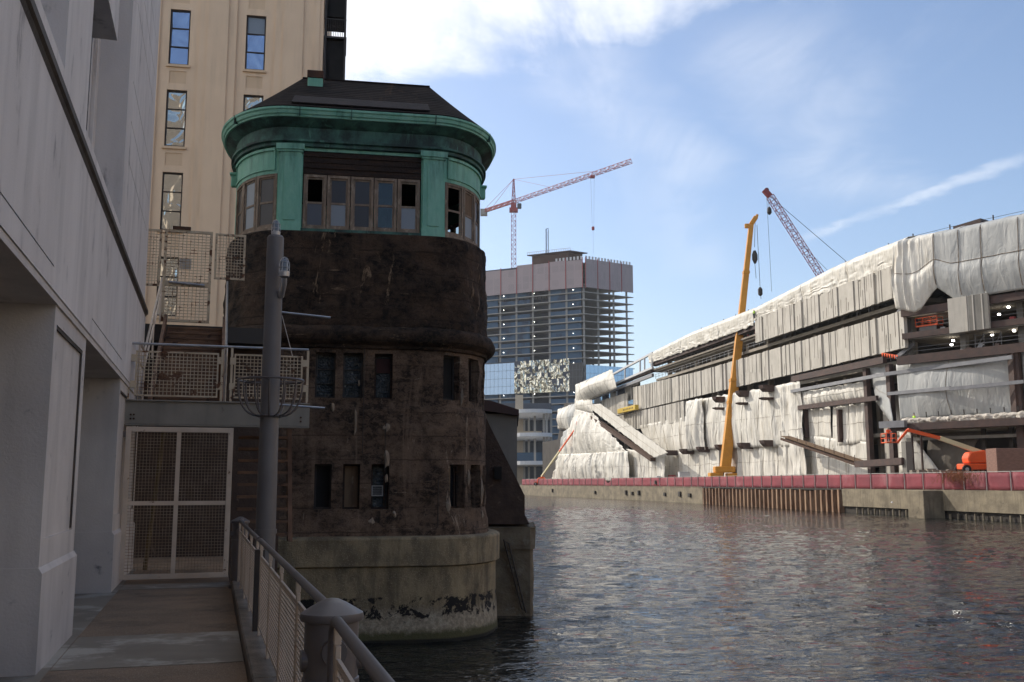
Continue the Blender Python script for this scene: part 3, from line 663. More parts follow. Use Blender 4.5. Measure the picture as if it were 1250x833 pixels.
for a, b in ((HL - 1.58, HL - .80), (HL - .78, HL - .02), (-HL + .02, -HL + .78), (-HL + .80, -HL + 1.58), (HL - 4.45, HL - 3.4), (HL - 3.38, HL - 2.3), (-HL + 2.3, -HL + 3.38), (-HL + 3.4, -HL + 4.45)): sash(a, b, zs0, 12.3, 'glass_clear', 'glass_dark')
sl = MB(); panel(sl, -1.64, 1.64, 10.66, 10.735, 0, .12, 2); sl.build('window_sill', 'copper_dark', bh)
for sgn in (-1, 1): sl = MB(); a, b = sorted((sgn * 2.25, sgn * 4.6)); panel(sl, a, b, 10.67, 10.735, 0, .07, 8); sl.build('window_sill', 'win_wood', bh)
# hipped roof
rf = MB(); n = len(LOOP); RZ = 16.12
RP = [on(u, .42, 14.02) for u in LOOP]
lv = 7
def rpt(p, t):
    x = max(-1.80, min(2.05, p[0])); tt = t
    return (p[0] + (x - p[0]) * tt, p[1] + (2.8 - p[1]) * tt, 14.02 + (RZ - 14.02) * tt - .03 * math.sin(tt * math.pi) )
for k in range(lv + 1):
    for p in RP: rf.v.append(rpt(p, k / lv))
for k in range(lv):
    for i in range(n): j = (i + 1) % n; rf.f.append((k * n + i, k * n + j, (k + 1) * n + j, (k + 1) * n + i))
ro = rf.build('roof', 'roof_felt', bh, smooth=True)
rp = MB(); rp.tube([(-1.8, 2.8, RZ + .0), (2.05, 2.8, RZ + .0)], .05, 8); rp.build('ridge_cap', 'roof_felt', ro)
pt = MB()
for i in range(14):
    for t0, t1 in ((.06, .30),):
        xa, xb = -1.95 + 3.75 * i / 14, -1.95 + 3.75 * (i + 1) / 14
        q = [Vector(rpt((x, -.42), t)) + Vector((0, -.03, .035)) for x, t in ((xa, t0), (xb, t0), (xb, t1 - .01 * i / 14), (xa, t1 - .01 * i / 14))]; pt.poly(q)
pt.build('felt_patch', 'roof_patch', ro, solid=.03)
ch = MB(); ch.box(-1.62, -1.18, 2.0, 2.5, 15.3, 15.84); ch.build('chimney', 'copper', ro, bevel=.015); MB().box(-1.64, -1.16, 1.98, 2.52, 15.84, 16.07).build('chimney_cap', 'rust', ro, bevel=.015)
for sgn in (-1, 1):
    b = MB(); p = on(sgn * 4.75, .06, 12.62); b.box(p[0] - .09, p[0] + .09, p[1] - .1, p[1] + .1, 12.4, 12.72); b.box(p[0] - .13, p[0] + .13, p[1] - .14, p[1] + .14, 12.72, 12.8); b.build('bracket', 'copper', bh, bevel=.02)

# ------------------------------------------------------------------ bridge pier behind the bridge house
bp = thing('bridge_pier', 'battered dark stone bridge pier behind the bridge house, on a pale stone foot', 'pier', WORLD, (-1, 32, 0))
m = MB(); m.prism([(-3, 2.72), (.55, 2.72), (.47, 2.84), (.40, 3.0), (.40, 3.6), (-.70, 5.78), (-1.2, 6.9), (-3, 6.9)], 31.5, 36.5); m.build('battered_wall', 'stone_dark', bp)
m = MB(); PS = lambda u, o: (-3 + u, 30.9 - o) if u < 3.62 else (.62 + o, 30.9 + (u - 3.62))
ribbon(m, PS, 0, 8, -.5, 2.0, .02, step=.18, zstep=.15, disp=.10, dscale=1.3); ribbon(m, PS, 0, 8, 2.0, 2.66, .10, step=.18, zstep=.15, disp=.05, dscale=1.3)
m.poly([(-3, 30.8, 2.64), (.74, 30.8, 2.64), (.74, 35.2, 2.64), (-3, 35.2, 2.64)]); m.build('stone_foot', 'stone_foot', bp, smooth=True)
m = MB(); m.tube([(-.25, 30.70, 2.3), (.30, 30.66, .25)], .03, 6); m.tube([(-.10, 30.70, 2.2), (.42, 30.64, .15)], .03, 6)
for k in range(9): t = k / 8; m.tube([(-.25 + .55 * t, 30.68, 2.25 - 2 * t), (-.12 + .53 * t, 30.67, 2.2 - 2 * t)], .012, 5)
m.build('iron_ladder', 'dark_steel', bp)
m = MB(); m.box(-.55, -.32, 31.3, 31.49, 4.1, 4.5); m.build('junction_box', 'black', bp)
sb = thing('grey_shed', 'plain grey concrete shed with a brown eave, just visible right of the bridge house', 'shed', WORLD, (-1, 38, 3))
MB().box(-6, .19, 37.2, 44, 1.2, 6.55).build('wall', 'conc_grey', sb)
m = MB(); m.prism([(-6.2, 7.7), (-.80, 7.02), (.26, 6.68), (.26, 6.46), (-.8, 6.62), (-6.2, 7.1)], 36.9, 44.2); m.build('eave', 'brown_eave', sb)

# ------------------------------------------------------------------ stairs, landing, gates
S0 = 17.96
st_ = thing('iron_stair', 'rusty iron stair with mesh railings climbing from the landing to the street', 'staircase', L, (0, S0, 2.35))
m = MB(); m.box(-1.48, 1.62, S0, S0 + .12, 4.985, 5.37); m.box(-1.48, 1.62, S0 - .05, S0 + .12, 5.37, 5.395); m.box(-1.48, 1.62, S0 - .03, S0 + .12, 4.955, 4.98)
m.build('landing_beam', 'beam_green', st_, bevel=.004)
m = MB()
for x in (-1.35, -1.30, 1.47, 1.47):
    for z in (5.07, 5.14): m.tube([(x, S0 - .025, z), (x, S0 + .01, z)], .016, 8)
m.build('bolt', 'rust', st_)
MB().box(-1.48, 1.6, S0 + .12, 19.7, 5.30, 5.37).build('landing_deck', 'rust', st_)
N = 14
for k in range(N):
    y = 19.6 + k * .31; z = 5.42 + k * .158
    MB().box(-1.1, .10, y, y + .27, z, z + .045).box(-1.1, .10, y + .02, y + .03, z - .10, z).build('tread', 'stair_rust', st_)
for x in (-1.16, .13):
    m = MB(); m.prismx([(19.5, 5.28), (19.5, 5.55), (23.95, 7.85), (23.95, 7.5)], x - .03, x + .03); m.build('stringer', 'stair_rust', st_)
MB().box(-1.12, .12, 24.1, 24.2, 5.6, 7.6).build('back_board', 'timber', st_)
for x in (-1.28, .17):
    for h in (.95, .62):
        MB().tube([(x, 18.2, 5.45 + h), (x, 19.4, 5.45 + h), (x, 23.9, 7.72 + h)], .022, 8).build('handrail', 'rail_beige' if x < 0 else 'galv', st_, smooth=True)
    for y, z in ((18.2, 5.37), (19.5, 5.4), (21.7, 6.55), (23.8, 7.6)): MB().tube([(x, y, z), (x, y, z + 1.0)], .02, 6).build('handrail_post', 'galv' if x > 0 else 'rail_beige', st_)
# landing railing with two mesh panels
def mesh_grid(x0, x1, y, z0, z1, gx, gz, r):
    m = MB(); nx = max(1, round((x1 - x0) / gx)); nz = max(1, round((z1 - z0) / gz))
    for i in range(1, nx): x = x0 + (x1 - x0) * i / nx; m.box(x - r, x + r, y - r, y + r, z0, z1)
    for i in range(1, nz): z = z0 + (z1 - z0) * i / nz; m.box(x0, x1, y - r - .004, y + r - .004, z - r, z + r)
    return m
def frame(m, x0, x1, y, z0, z1, w, d=.02):
    m.box(x0, x0 + w, y - d, y + d, z0, z1); m.box(x1 - w, x1, y - d, y + d, z0, z1); m.box(x0 + w, x1 - w, y - d, y + d, z0, z0 + w); m.box(x0 + w, x1 - w, y - d, y + d, z1 - w, z1); return m
y = S0 + .05
MB().tube([(-1.45, y, 6.36), (1.58, y, 6.36)], .022, 8).build('top_rail', 'galv', st_, smooth=True)
for x in (-1.42, .10, .26, 1.57):
    MB().box(x - .02, x + .02, y - .02, y + .02, 5.39, 6.34).build('rail_post', 'rail_rusty', st_)
for x0, x1 in ((-1.32, .04), (.30, 1.48)):
    f = frame(MB(), x0, x1, y, 5.46, 6.24, .028).build('panel_frame', 'rail_rusty', st_)
    mesh_grid(x0 + .028, x1 - .028, y, 5.488, 6.212, .062, .062, .006).build('wire_mesh', 'rail_rusty', f)
for x in (-1.37, .07, .28, 1.525):
    for z in (5.6, 6.05): MB().box(x - .05, x + .05, y - .03, y + .03, z, z + .12).build('panel_clamp', 'rail_rusty', st_)
# lower flight seen under the landing
for k in range(9):
    MB().box(.46, 1.35, 19.4 - k * .10, 19.75 - k * .10, 4.82 - k * .22, 4.87 - k * .22).build('tread', 'stair_rust', st_)
MB().prismx([(20.0, 5.25), (19.7, 5.25), (18.6, 2.95), (18.9, 2.95)], 1.36, 1.44).build('stringer', 'stair_rust', st_)
m = MB(); m.box(.47, .70, 20.3, 20.34, 3.95, 4.28); m.box(1.05, 1.25, 20.3, 20.34, 3.75, 4.15)
# lower mesh gate
gt = thing('walkway_gate', 'tall beige metal gate of square wire mesh closing the walkway under the landing', 'gate', L, (-1.4, S0 - .1, 2.35))
y = S0 - .12; gx0, gx1, gz0, gz1 = -1.40, .33, 2.42, 4.93
frame(MB(), gx0, gx1, y, gz0, gz1, .085, .03).build('gate_frame', 'rail_beige', gt, bevel=.004)
xm, zm = -.555, 3.66
MB().box(xm - .035, xm + .035, y - .022, y + .022, gz0 + .085, gz1 - .085).build('gate_mullion', 'rail_beige', gt)
for a, b in ((gx0 + .085, xm - .035), (xm + .035, gx1 - .085)): MB().box(a, b, y - .02, y + .02, zm - .035, zm + .035).build('gate_rail', 'rail_beige', gt)
for a, b in ((gx0 + .085, xm - .035), (xm + .035, gx1 - .085)):
    for c, d in ((gz0 + .085, zm - .035), (zm + .035, gz1 - .085)): mesh_grid(a, b, y, c, d, .052, .052, .0032).build('wire_mesh', 'gate_wire', gt)
m = MB()
for z in (2.75, 4.75): m.box(gx0 - .06, gx0, y - .03, y + .03, z, z + .1)
m.build('hinge', 'steel_grey', gt)
# stuff behind the gate
for i, (a, b, mt) in enumerate((((-1.15, 20.6, 2.35), (-.95, 21.1, 5.0), 'plank_yellow'),)):
    MB().bar(a, b, .05, .09).build('leaning_plank', mt, fr=L, base=a, label='weathered yellow plank leaning behind the left half of the mesh gate', cat='plank')
# upper gate and side panels on the street edge
ug = thing('street_gate', 'rusty beige mesh door with a push bar at the head of the iron stair', 'gate', L, (-.72, 24, 7.62))
y = 24.0
frame(MB(), -1.27, -.20, y, 7.68, 9.86, .06, .03).build('gate_frame', 'rail_rusty', ug)
MB().box(-1.21, -.26, y - .025, y + .025, 8.52, 8.64).build('gate_rail', 'rail_rusty', ug)
for c, d in ((7.74, 8.52), (8.64, 9.80)): mesh_grid(-1.21, -.26, y, c, d, .085, .07, .007).build('wire_mesh', 'rail_rusty', ug)
MB().tube([(-1.12, y - .07, 8.60), (-.34, y - .07, 8.56)], .03, 8).build('push_bar', 'galv', ug, smooth=True)
MB().box(-1.1, -.7, y - .05, y + .05, 9.86, 9.94).build('door_closer', 'rust', ug)
MB().box(-.92, -.66, y + .05, y + .07, 8.95, 9.2).build('notice', 'far_white', ug)
for nm, x0, x1, z0, lab in (('street_fence', -1.75, -1.33, 8.5, 'narrow beige mesh fence panel left of the street gate'), ('street_fence', -.14, .56, 8.74, 'beige mesh fence panel right of the street gate')):
    t = thing(nm, lab, 'fence', L, (x0, 24, z0)); frame(MB(), x0, x1, y, z0, 9.84, .05, .02).build('panel_frame', 'rail_rusty', t)
    mesh_grid(x0 + .05, x1 - .05, y, z0 + .05, 9.79, .07, .07, .006).build('wire_mesh', 'rail_rusty', t)

# ------------------------------------------------------------------ walkway railing
def bollard(x, y, label):
    t = thing('railing_bollard', label, 'bollard', L, (x, y, 2.35), 'stout grey bollards of the walkway railing')
    m = MB(); m.lathe((x, y, 2.35), [(.145, 0), (.145, .05), (.126, .07), (.126, .72), (.133, .725), (.133, .75), (.126, .755), (.126, 1.02)], 32); m.build('shaft', 'steel_grey', t, smooth=True)
    m = MB(); m.lathe((x, y, 2.35), [(.128, 1.005), (.145, 1.01), (.150, 1.025), (.146, 1.045), (.120, 1.06), (.07, 1.09), (.03, 1.108), (.004, 1.112)], 32); m.build('cap', 'steel_grey', t, smooth=True)
    for dy in (-1, 1):
        m = MB(); a = .55
        m.tube([(x + a * .0, y + dy * .11, 3.23), (x, y + dy * .145, 3.23)], [.062, .058], 20); m.build('socket', 'steel_grey', t, smooth=True)
    for sx in (-1, 1): MB().tube([(x + sx * .108, y - .01, 3.18), (x + sx * .14, y - .01, 3.18)], .05, 16).build('side_boss', 'steel_grey', t, smooth=True)
bollard(.57, 4.87, 'near grey bollard with a conical cap in the walkway railing')
bollard(.47, 16.75, 'far grey bollard at the gate end of the walkway railing')
m = MB(); m.box(.47, .57, 10.98, 11.10, 2.47, 3.30); m.build('railing_post', 'dark_steel', fr=L, base=(.52, 11, 2.47), label='dark square post between the two far lengths of walkway railing', cat='post')
def rail(x0, y0, x1, y1, posts, label, turn=False):
    t = thing('walkway_railing', label, 'railing', L, (x0, y0, 2.47), 'railing lengths along the walkway')
    X = lambda y: x0 + (x1 - x0) * (y - y0) / (y1 - y0)
    path = [(x0, y0, 3.40), (x1, y1, 3.40)]
    if turn: path = [(x0, y0, 3.40), (x1, y1 - .12, 3.40), (x1, y1 - .05, 3.385), (x1, y1 - .01, 3.34), (x1, y1, 3.25), (x1, y1, 2.5)]
    MB().tube(path, .025, 14).build('top_rail', 'steel_grey', t, smooth=True)
    for a in posts:
        pb = MB().box(X(a) - .012, X(a) + .012, a - .036, a + .036, 2.47, 3.31); pb.box(X(a) - .016, X(a) + .016, a - .012, a + .012, 3.31, 3.38); pb.build('rail_post', 'rail_beige', t, bevel=.003)
    for a, b in zip(posts, posts[1:]):
        a2, b2 = a + .05, b - .05; fx = .008
        f = MB()
        def bx(ya, yb, za, zb, r=fx): f.bar((X(ya), ya, (za + zb) / 2), (X(yb), yb, (za + zb) / 2), 2 * r, zb - za)
        bx(a2, b2, 2.55, 2.575); bx(a2, b2, 3.235, 3.26)
        for q in (a2, b2 - .02): f.box(X(q) - fx, X(q) + fx, q, q + .02, 2.576, 3.234)
        fo = f.build('panel_frame', 'rail_beige', t)
        g_ = MB(); nz = 20
        for k in range(nz): z = 2.60 + .62 * k / (nz - 1); g_.bar((X(a2 + .02), a2 + .02, z), (X(b2 - .02), b2 - .02, z), .008, .011)
        ny = max(2, int((b2 - a2) / .085))
        for k in range(1, ny): q = a2 + (b2 - a2) * k / ny; g_.box(X(q) - .003, X(q) + .003, q - .0035, q + .0035, 2.576, 3.234)
        g_.build('slat_screen', 'rail_beige', fo)
rail(.49, .6, .55, 4.62, [.9, 2.0, 3.1, 4.45], 'nearest railing length, its grey top rail bending down beside the near bollard', True)
rail(.57, 5.03, .52, 10.94, [5.15, 6.6, 8.0, 9.3, 10.7], 'beige slatted railing length between the near bollard and the dark post')
rail(.51, 11.15, .46, 16.6, [11.3, 12.7, 14.1, 15.4, 16.5], 'farthest beige slatted railing length, ending by the mesh gate')
# lamp post with cage lights and basket
px_, py_ = L.l(-3.53, 14.5)
lp = thing('lamp_post', 'tall round grey pole with caged lamps and a hoop basket beside the railing', 'lamp post', L, (px_, py_, 0))
m = MB(); m.tube([(px_, py_, -.5), (px_, py_, 3.2), (px_, py_, 7.62)], [.150, .142, .122], 28); m.tube([(px_, py_, 3.28), (px_, py_, 3.34)], .158, 28); m.tube([(px_, py_, 7.62), (px_, py_, 7.65)], [.122, .10], 28)
m.build('pole', 'post_grey', lp, smooth=True)
def cage(x, y, z, s=1.):
    m = MB(); m.lathe((x, y, z), [(.055 * s, 0), (.06 * s, .05 * s), (.045 * s, .06 * s)], 16); b = m.build('lamp_base', 'galv', lp, smooth=True)
    m = MB(); m.lathe((x, y, z + .06 * s), [(.038 * s, 0), (.042 * s, .06 * s), (.036 * s, .11 * s), (.015 * s, .135 * s)], 14); m.build('lamp_globe', 'glass_milky', b, smooth=True)
    m = MB()
    for k in range(6):
        t = math.pi * k / 3; c, s_ = math.cos(t), math.sin(t)
        m.tube([(x + c * .052 * s, y + s_ * .052 * s, z + .05 * s), (x + c * .052 * s, y + s_ * .052 * s, z + .15 * s), (x + c * .03 * s, y + s_ * .03 * s, z + .2 * s), (x, y, z + .215 * s)], .0045 * s, 5)
    for h in (.10, .155):
        m.tube([(x + math.cos(t) * .052 * s, y + math.sin(t) * .052 * s, z + h * s) for t in [2 * math.pi * k / 12 for k in range(13)]], .0045 * s, 5, False)
    m.build('lamp_cage', 'galv', b)
cage(px_, py_, 7.65, 1.15)
a = (px_ + .10, py_ - .10, 6.72); m = MB(); m.tube([a, (px_ + .12, py_ - .30, 6.86), (px_ + .12, py_ - .34, 6.95)], .045, 12); m.build('lamp_arm', 'galv', lp, smooth=True)
cage(px_ + .12, py_ - .34, 6.97, 1.35)
m = MB(); zr = 5.48
m.tube([(px_ + .47 * math.cos(t), py_ + .47 * math.sin(t), zr) for t in [2 * math.pi * k / 36 for k in range(37)]], .018, 6, False)
for k in range(14):
    t = 2 * math.pi * (k + .3) / 14; c, s_ = math.cos(t), math.sin(t); pts = []
    for i in range(9):
        q = i / 8; r = .47 - .31 * (q ** 2.2); z = zr - .52 * math.sin(q * math.pi / 2) ; pts.append((px_ + r * c, py_ + r * s_, z))
    m.tube(pts, .013, 5)
m.tube([(px_ + .165 * math.cos(t), py_ + .165 * math.sin(t), zr - .52) for t in [2 * math.pi * k / 24 for k in range(25)]], .02, 6, False)
for t in (.3, 2.4, 4.5): m.bar((px_ + .12 * math.cos(t), py_ + .12 * math.sin(t), zr), (px_ + .46 * math.cos(t), py_ + .46 * math.sin(t), zr), .03, .015)
m.build('hoop_basket', 'steel_grey', lp, smooth=True)
for z, n_ in ((6.50, .85), (5.13, .80)):
    MB().tube([(px_ + .1, py_ + .0, z), (px_ + n_, py_ + .1, z - .03)], .016, 8).build('side_rod', 'galv', lp, smooth=True)
MB().tube([(px_ + .13, py_, 6.45), (px_ + .30, py_, 5.85)], .005, 5).build('guy_wire', 'galv', lp)

# ------------------------------------------------------------------ cream office tower behind the bridge house
B = Fr(-9.6, 48, 10)
ob = thing('office_tower', 'cream office tower with bronze sash windows rising behind the bridge house', 'office tower', B, (0, 0, 7.6))
zt = B.ony(217, 110, 0)[1]; zper = (B.ony(223, 12, 0)[1] - zt); wh = zt - B.ony(215, 179, 0)[1]
xa = B.ony(203.5, 110, 0)[0]; ww = B.ony(228.5, 112, 0)[0] - xa; xper = B.ony(303, 20, 0)[0] - B.ony(210.5, 11.5, 0)[0]
wins = []
for c in range(-3, 3):
    for r in range(-3, 6):
        x = xa + c * xper; z1 = zt + r * zper
        if x + ww < -.6: wins.append((x, x + ww, z1 - wh, z1))
BP = lambda u, o: (u, -o)
m = MB(); spnd = [(a + .08, b - .08, d + .34, d + zper - wh - .34, .035) for a, b, c, d in wins if c > 8]
ribbon(m, BP, -46, 0, 7.5, 62, 0, [(*w, .22) for w in wins] + spnd, 4, 4); m.box(-46, -.001, .24, 26, 7.5, 62)
m.poly([(0, 0, 7.5), (0, .25, 7.5), (0, .25, 62), (0, 0, 62)]); m.build('wall', 'cream', ob)
for c in range(-3, 3):
    x = xa + c * xper
    for i, (a, b, o) in enumerate(((x + ww + .45, x + xper - .45, .10), (x + ww + .85, x + xper - .85, .17))):
        if b < .0: MB().box(a, b, -o, -.003 if i == 0 else -.103, 7.6, 61).build('pilaster', 'cream', ob)
m = MB(); m.box(-.62, -.02, -.12, -.003, 7.6, 61); m.box(-.42, -.2, -.17, -.122, 7.6, 61); m.build('corner_pilaster', 'cream', ob)
for a, b, c, d, _e in spnd:
    MB().box(a, b, .036, .2, c, d).build('spandrel_panel', 'cream_panel', ob)
for a, b, c, d in wins:
    MB().box(a - .08, b + .08, -.10, .0, c - .14, c - .02).build('sill', 'cream_panel', ob)
    f = frame(MB(), a, b, .12, c, d, .07, .05)
    for t in (1 / 3, 2 / 3): z = c + (d - c) * t; f.box(a + .07, b - .07, .09, .15, z - .025, z + .025)
    fo = f.build('window', 'bronze', ob); low = (d < zt + .5)
    for k in range(3):
        z0_, z1_ = c + (d - c) * k / 3, c + (d - c) * (k + 1) / 3
        t1, t2 = random.uniform(-.012, .012), random.uniform(-.012, .012)
        p = MB(); p.poly([(a + .07, .14 + t1, z0_ + .03), (b - .07, .14 - t1, z0_ + .03), (b - .07, .14 - t1 + t2, z1_ - .03), (a + .07, .14 + t1 + t2, z1_ - .03)]); p.build('pane', 'glass_wavy' if low else ('glass_milky' if (k == 2 and a > -6) else 'glass_office'), fo)
m = MB(); m.box(-46, -.001, -.3, .24, 7.55, 8.6); m.build('plinth', 'conc_grey', ob)
fe = thing('fire_escape', 'dark iron fire escape tower clinging to the right edge of the cream office tower', 'fire escape', B, (.6, .5, 7.6))
for x in (.10, 1.08):
    for y in (.05, 2.0): MB().box(x - .05, x + .05, y - .05, y + .05, 7.6, 60).build('post', 'dark_steel', fe)
for r in range(-4, 8):
    z = zt - .9 + r * zper
    MB().box(.02, 1.16, -.02, 2.1, z, z + .10).build('landing', 'dark_steel', fe)
    m = MB()
    for i in range(13): x = .06 + 1.06 * i / 12; m.box(x - .012, x + .012, -.01, .015, z + .1, z + 1.0)
    m.box(.02, 1.14, -.02, .03, z + 1.0, z + 1.05)
    for i in range(5): x = .2 + .2 * i; m.tube([(x + .07 * math.cos(t), -.02, z + .62 + .09 * math.sin(t)) for t in [k * math.pi / 4 for k in range(9)]], .012, 4, False)
    m.build('railing', 'dark_steel', fe)
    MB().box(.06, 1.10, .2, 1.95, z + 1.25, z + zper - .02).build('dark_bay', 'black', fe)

# ------------------------------------------------------------------ thin air haze round the whole scene
hm = bpy.data.materials.new('haze'); hm.use_nodes = True; hn = hm.node_tree; hn.nodes.remove(hn.nodes['Principled BSDF'])
pv = hn.nodes.new('ShaderNodeVolumePrincipled'); pv.inputs['Color'].default_value = (.92, .95, 1, 1); pv.inputs['Density'].default_value = .00011; pv.inputs['Anisotropy'].default_value = .3
hn.links.new(pv.outputs[0], hn.nodes['Material Output'].inputs['Volume']); MATS['haze'] = hm
MB().box(-1520, 1520, -140, 2420, -2.2, 190).build('haze', 'haze', kind='stuff')

# ------------------------------------------------------------------ far tower under construction
def xf(mb, fr): mb.v = [fr.w(*v) for v in mb.v]; return mb
LF = Fr(36.7, 500, 153.4); RF = Fr(36.7, 500, 31.2)
C0 = Vector((36.7, 500, 0)); dl = Vector((-.894, .447, 0)); dr = Vector((.855, .518, 0))
ft_ = thing('tower_under_construction', 'tall concrete tower under construction with open floors and grey screens around its top', 'tower', WORLD, (36.7, 500, 3))
def foot(e=0., a=85, b=30): return [tuple(C0 - dl * e - dr * e), tuple(C0 + dl * a - dr * e), tuple(C0 + dl * a + dr * (b + e)), tuple(C0 - dl * e + dr * (b + e))]
def slab(pts, z0, z1):
    m = MB(); n = len(pts); m.v = [(p[0], p[1], z0) for p in pts] + [(p[0], p[1], z1) for p in pts]
    m.f = [tuple(range(n))[::-1], tuple(range(n, 2 * n))] + [(i, (i + 1) % n, n + (i + 1) % n, n + i) for i in range(n)]; return m
zM0, zM1 = at(714, 351, 500)[2], at(714, 316.5, 500)[2]
pit = 3.78; k0 = int((zM0 - 3) / pit)
for k in range(1, k0 + 6):
    z = zM0 + 1.2 - (k0 - k) * pit + (0)
    if z < zM1 - 2: slab(foot(.9 if k < k0 else .2), z, z + .42).build('floor_slab', 'far_slab', ft_)
cols = MB()
for t in (1, 10.6, 20.2, 29.8, 39.4, 49, 58.6, 68.2, 77.8):
    for s_ in (1, 28.5):
        p = C0 + dl * t + dr * s_; c = MB(); c.box(p.x - .5, p.x + .5, p.y - .5, p.y + .5, 3, zM0 + 2); c.build('column', 'far_slab', ft_)
for s_ in (10, 20):
    p = C0 + dl * 1 + dr * s_; MB().box(p.x - .5, p.x + .5, p.y - .5, p.y + .5, 3, zM0 + 2).build('column', 'far_slab', ft_)
cp_ = [tuple(C0 + dl * a + dr * b) for a, b in ((20, 8), (70, 8), (70, 22), (20, 22))]
slab(cp_, 3, zM1 + 1).build('core', 'far_core', ft_)
for k in range(1, k0 + 1):                     # netting and stored material behind the slab edges
    z = zM0 + 1.2 - (k0 - k) * pit
    for i, (a, b) in enumerate(((1.8, 19.5), (31, 48.5), (49.8, 78))):
        if random.random() < .93: xf(MB().box(a, b, -.9, -.7, z + .42, z + pit * random.choice((.72, .9, .99))), LF).build('safety_net', 'far_net', ft_)
    if k % 2: 
        for a in (6, 28, 46): xf(MB().box(a, a + .22, -.4, -.2, z + 1.8, z + 2.0), LF).build('work_lamp', 'lamp_on', ft_)
for k in range(k0 - 2, k0 + 1):
    z = zM0 + 1.2 - (k0 - k) * pit; m = MB()
    for i in range(26): a = 2 + i * 2.7 + random.uniform(-.6, .6); m.box(a, a + .18, -1.0, -.8, z + .4, z + pit)
    xf(m, LF).build('formwork_props', 'primer', ft_)
# screens
for i in range(9):
    a, b = i * 9.4, i * 9.4 + 9.3
    zt_ = zM1 - (0 if i % 2 else .4) - (1.5 if 3 < i < 6 else 0)
    xf(MB().box(a, b, 1.0, 1.3, zM0, zt_), LF).build('safety_screen', 'far_mesh', ft_)
    xf(MB().box(a - .15, a + .15, 1.31, 1.6, zM0 - .5, zt_ + 1.0), LF).build('screen_post', 'crane_red', ft_)
for i in range(4):
    a, b = i * 7.7 + .1, i * 7.7 + 7.7
    xf(MB().box(a, b, -1.4, -1.1, zM0, zM1), RF).build('safety_screen', 'far_mesh', ft_)
    xf(MB().box(a - .12, a + .12, -1.7, -1.41, zM0 - .5, zM1 + .8), RF).build('screen_post', 'crane_red', ft_)
tops_ = MB()
xf(tops_.box(0, 84, .95, 1.25, zM1, zM1 + .01), LF)
for i in range(42): xf(MB().box(i * 2 + .2, i * 2 + 1.2, 1.0, 1.2, zM1 - .2, zM1 + 1.5), LF).build('screen_tip', 'far_white', ft_) if i < 40 and not 7 < i < 30 else None
for i in range(15): xf(MB().box(i * 2 + .3, i * 2 + 1.4, -1.3, -1.1, zM1 - .2, zM1 + 1.6), RF).build('screen_tip', 'far_white', ft_)
ct = [tuple(C0 + dl * a + dr * b) for a, b in ((12, 4), (33, 4), (33, 13), (12, 13))]
slab(ct, zM1 - 2, zM1 + 5.5).build('core_formwork', 'rust', ft_)
slab([tuple(C0 + dl * a + dr * b) for a, b in ((10, 3), (35, 3), (35, 14), (10, 14))], zM1 + 5.6, zM1 + 6.1).build('work_platform', 'primer', ft_)
m = MB()
for i in range(20): p = C0 + dl * (10 + i * 1.3) + dr * 3; m.box(p.x - .1, p.x + .1, p.y - .1, p.y + .1, zM1 + 6.1, zM1 + 7.4)
m.bar(C0 + dl * 10 + dr * 3 + Vector((0, 0, zM1 + 7.4)), C0 + dl * 35 + dr * 3 + Vector((0, 0, zM1 + 7.4)), .15); m.build('guard_rail', 'far_white', ft_)
p = at(668, 306, 515); m = MB(); m.box(p[0] - .8, p[0] - .3, 514, 515, zM1 + 5, p[2] + 11.5); m.box(p[0] + .3, p[0] + .7, 514, 515, zM1 + 5, p[2] + 10); m.tube([(p[0] - .5, 514.5, p[2] + 11.5), (p[0] + .5, 514.5, p[2] + 12), (p[0] + .6, 514.5, p[2] + 10)], .2, 6); m.build('concrete_boom', 'far_core', ft_)
# glazed lower floors: plain blue bay, bay of wavy reflective panes, dark bay
zg0, zg1 = LF.ony(628, 481, 1.2)[1], LF.ony(628, 441.5, 1.2)[1]
xs = [LF.ony(px, 460, 1.2)[0] for px in (712, 695, 628, 560)]
def pane_grid(a0, a1, z0, z1, nx, nz, mat, tilt, fr, y, name='glass_panel'):
    m = MB()
    for i in range(nx):
        for j in range(nz):
            xa_, xb_ = a0 + (a1 - a0) * i / nx + .06, a0 + (a1 - a0) * (i + 1) / nx - .06; za_, zb_ = z0 + (z1 - z0) * j / nz + .06, z0 + (z1 - z0) * (j + 1) / nz - .06
            t1, t2 = random.uniform(-tilt, tilt), random.uniform(-tilt, tilt); w_, h_ = xb_ - xa_, zb_ - za_
            m.poly([(xa_, y - t1 * w_, za_), (xb_, y, za_), (xb_, y - t2 * h_, zb_), (xa_, y - t1 * w_ - t2 * h_, zb_)])
    return xf(m, fr).build(name, mat, ft_)
for a, b in zip(xs, xs[1:]): xf(MB().box(a + .05, b - .05, .8, 1.1, zg0, zg1 - (2.5 if a == xs[0] else 0)), LF).build('glazing_frame', 'far_core', ft_)
pane_grid(xs[0], xs[1], zg0, zg1 - 2.5, 4, 4, 'glass_dark', .01, LF, 1.2)
pane_grid(xs[1], xs[2], zg0, zg1, 18, 5, 'glass_dapple', .16, LF, 1.25)
pane_grid(xs[2], xs[3], zg0, zg1 - .6, 14, 4, 'glass_blue', .004, LF, 1.22)
zr0, zr1 = RF.ony(740, 470, -1.2)[1] - 12, RF.ony(740, 447, -1.2)[1]
xf(MB().box(0, 30, -1.1, -.8, zr0, zr1), RF).build('glazing_frame', 'far_core', ft_); pane_grid(0, 30, zr0, zr1, 12, 5, 'glass_blue', .004, RF, -1.2)

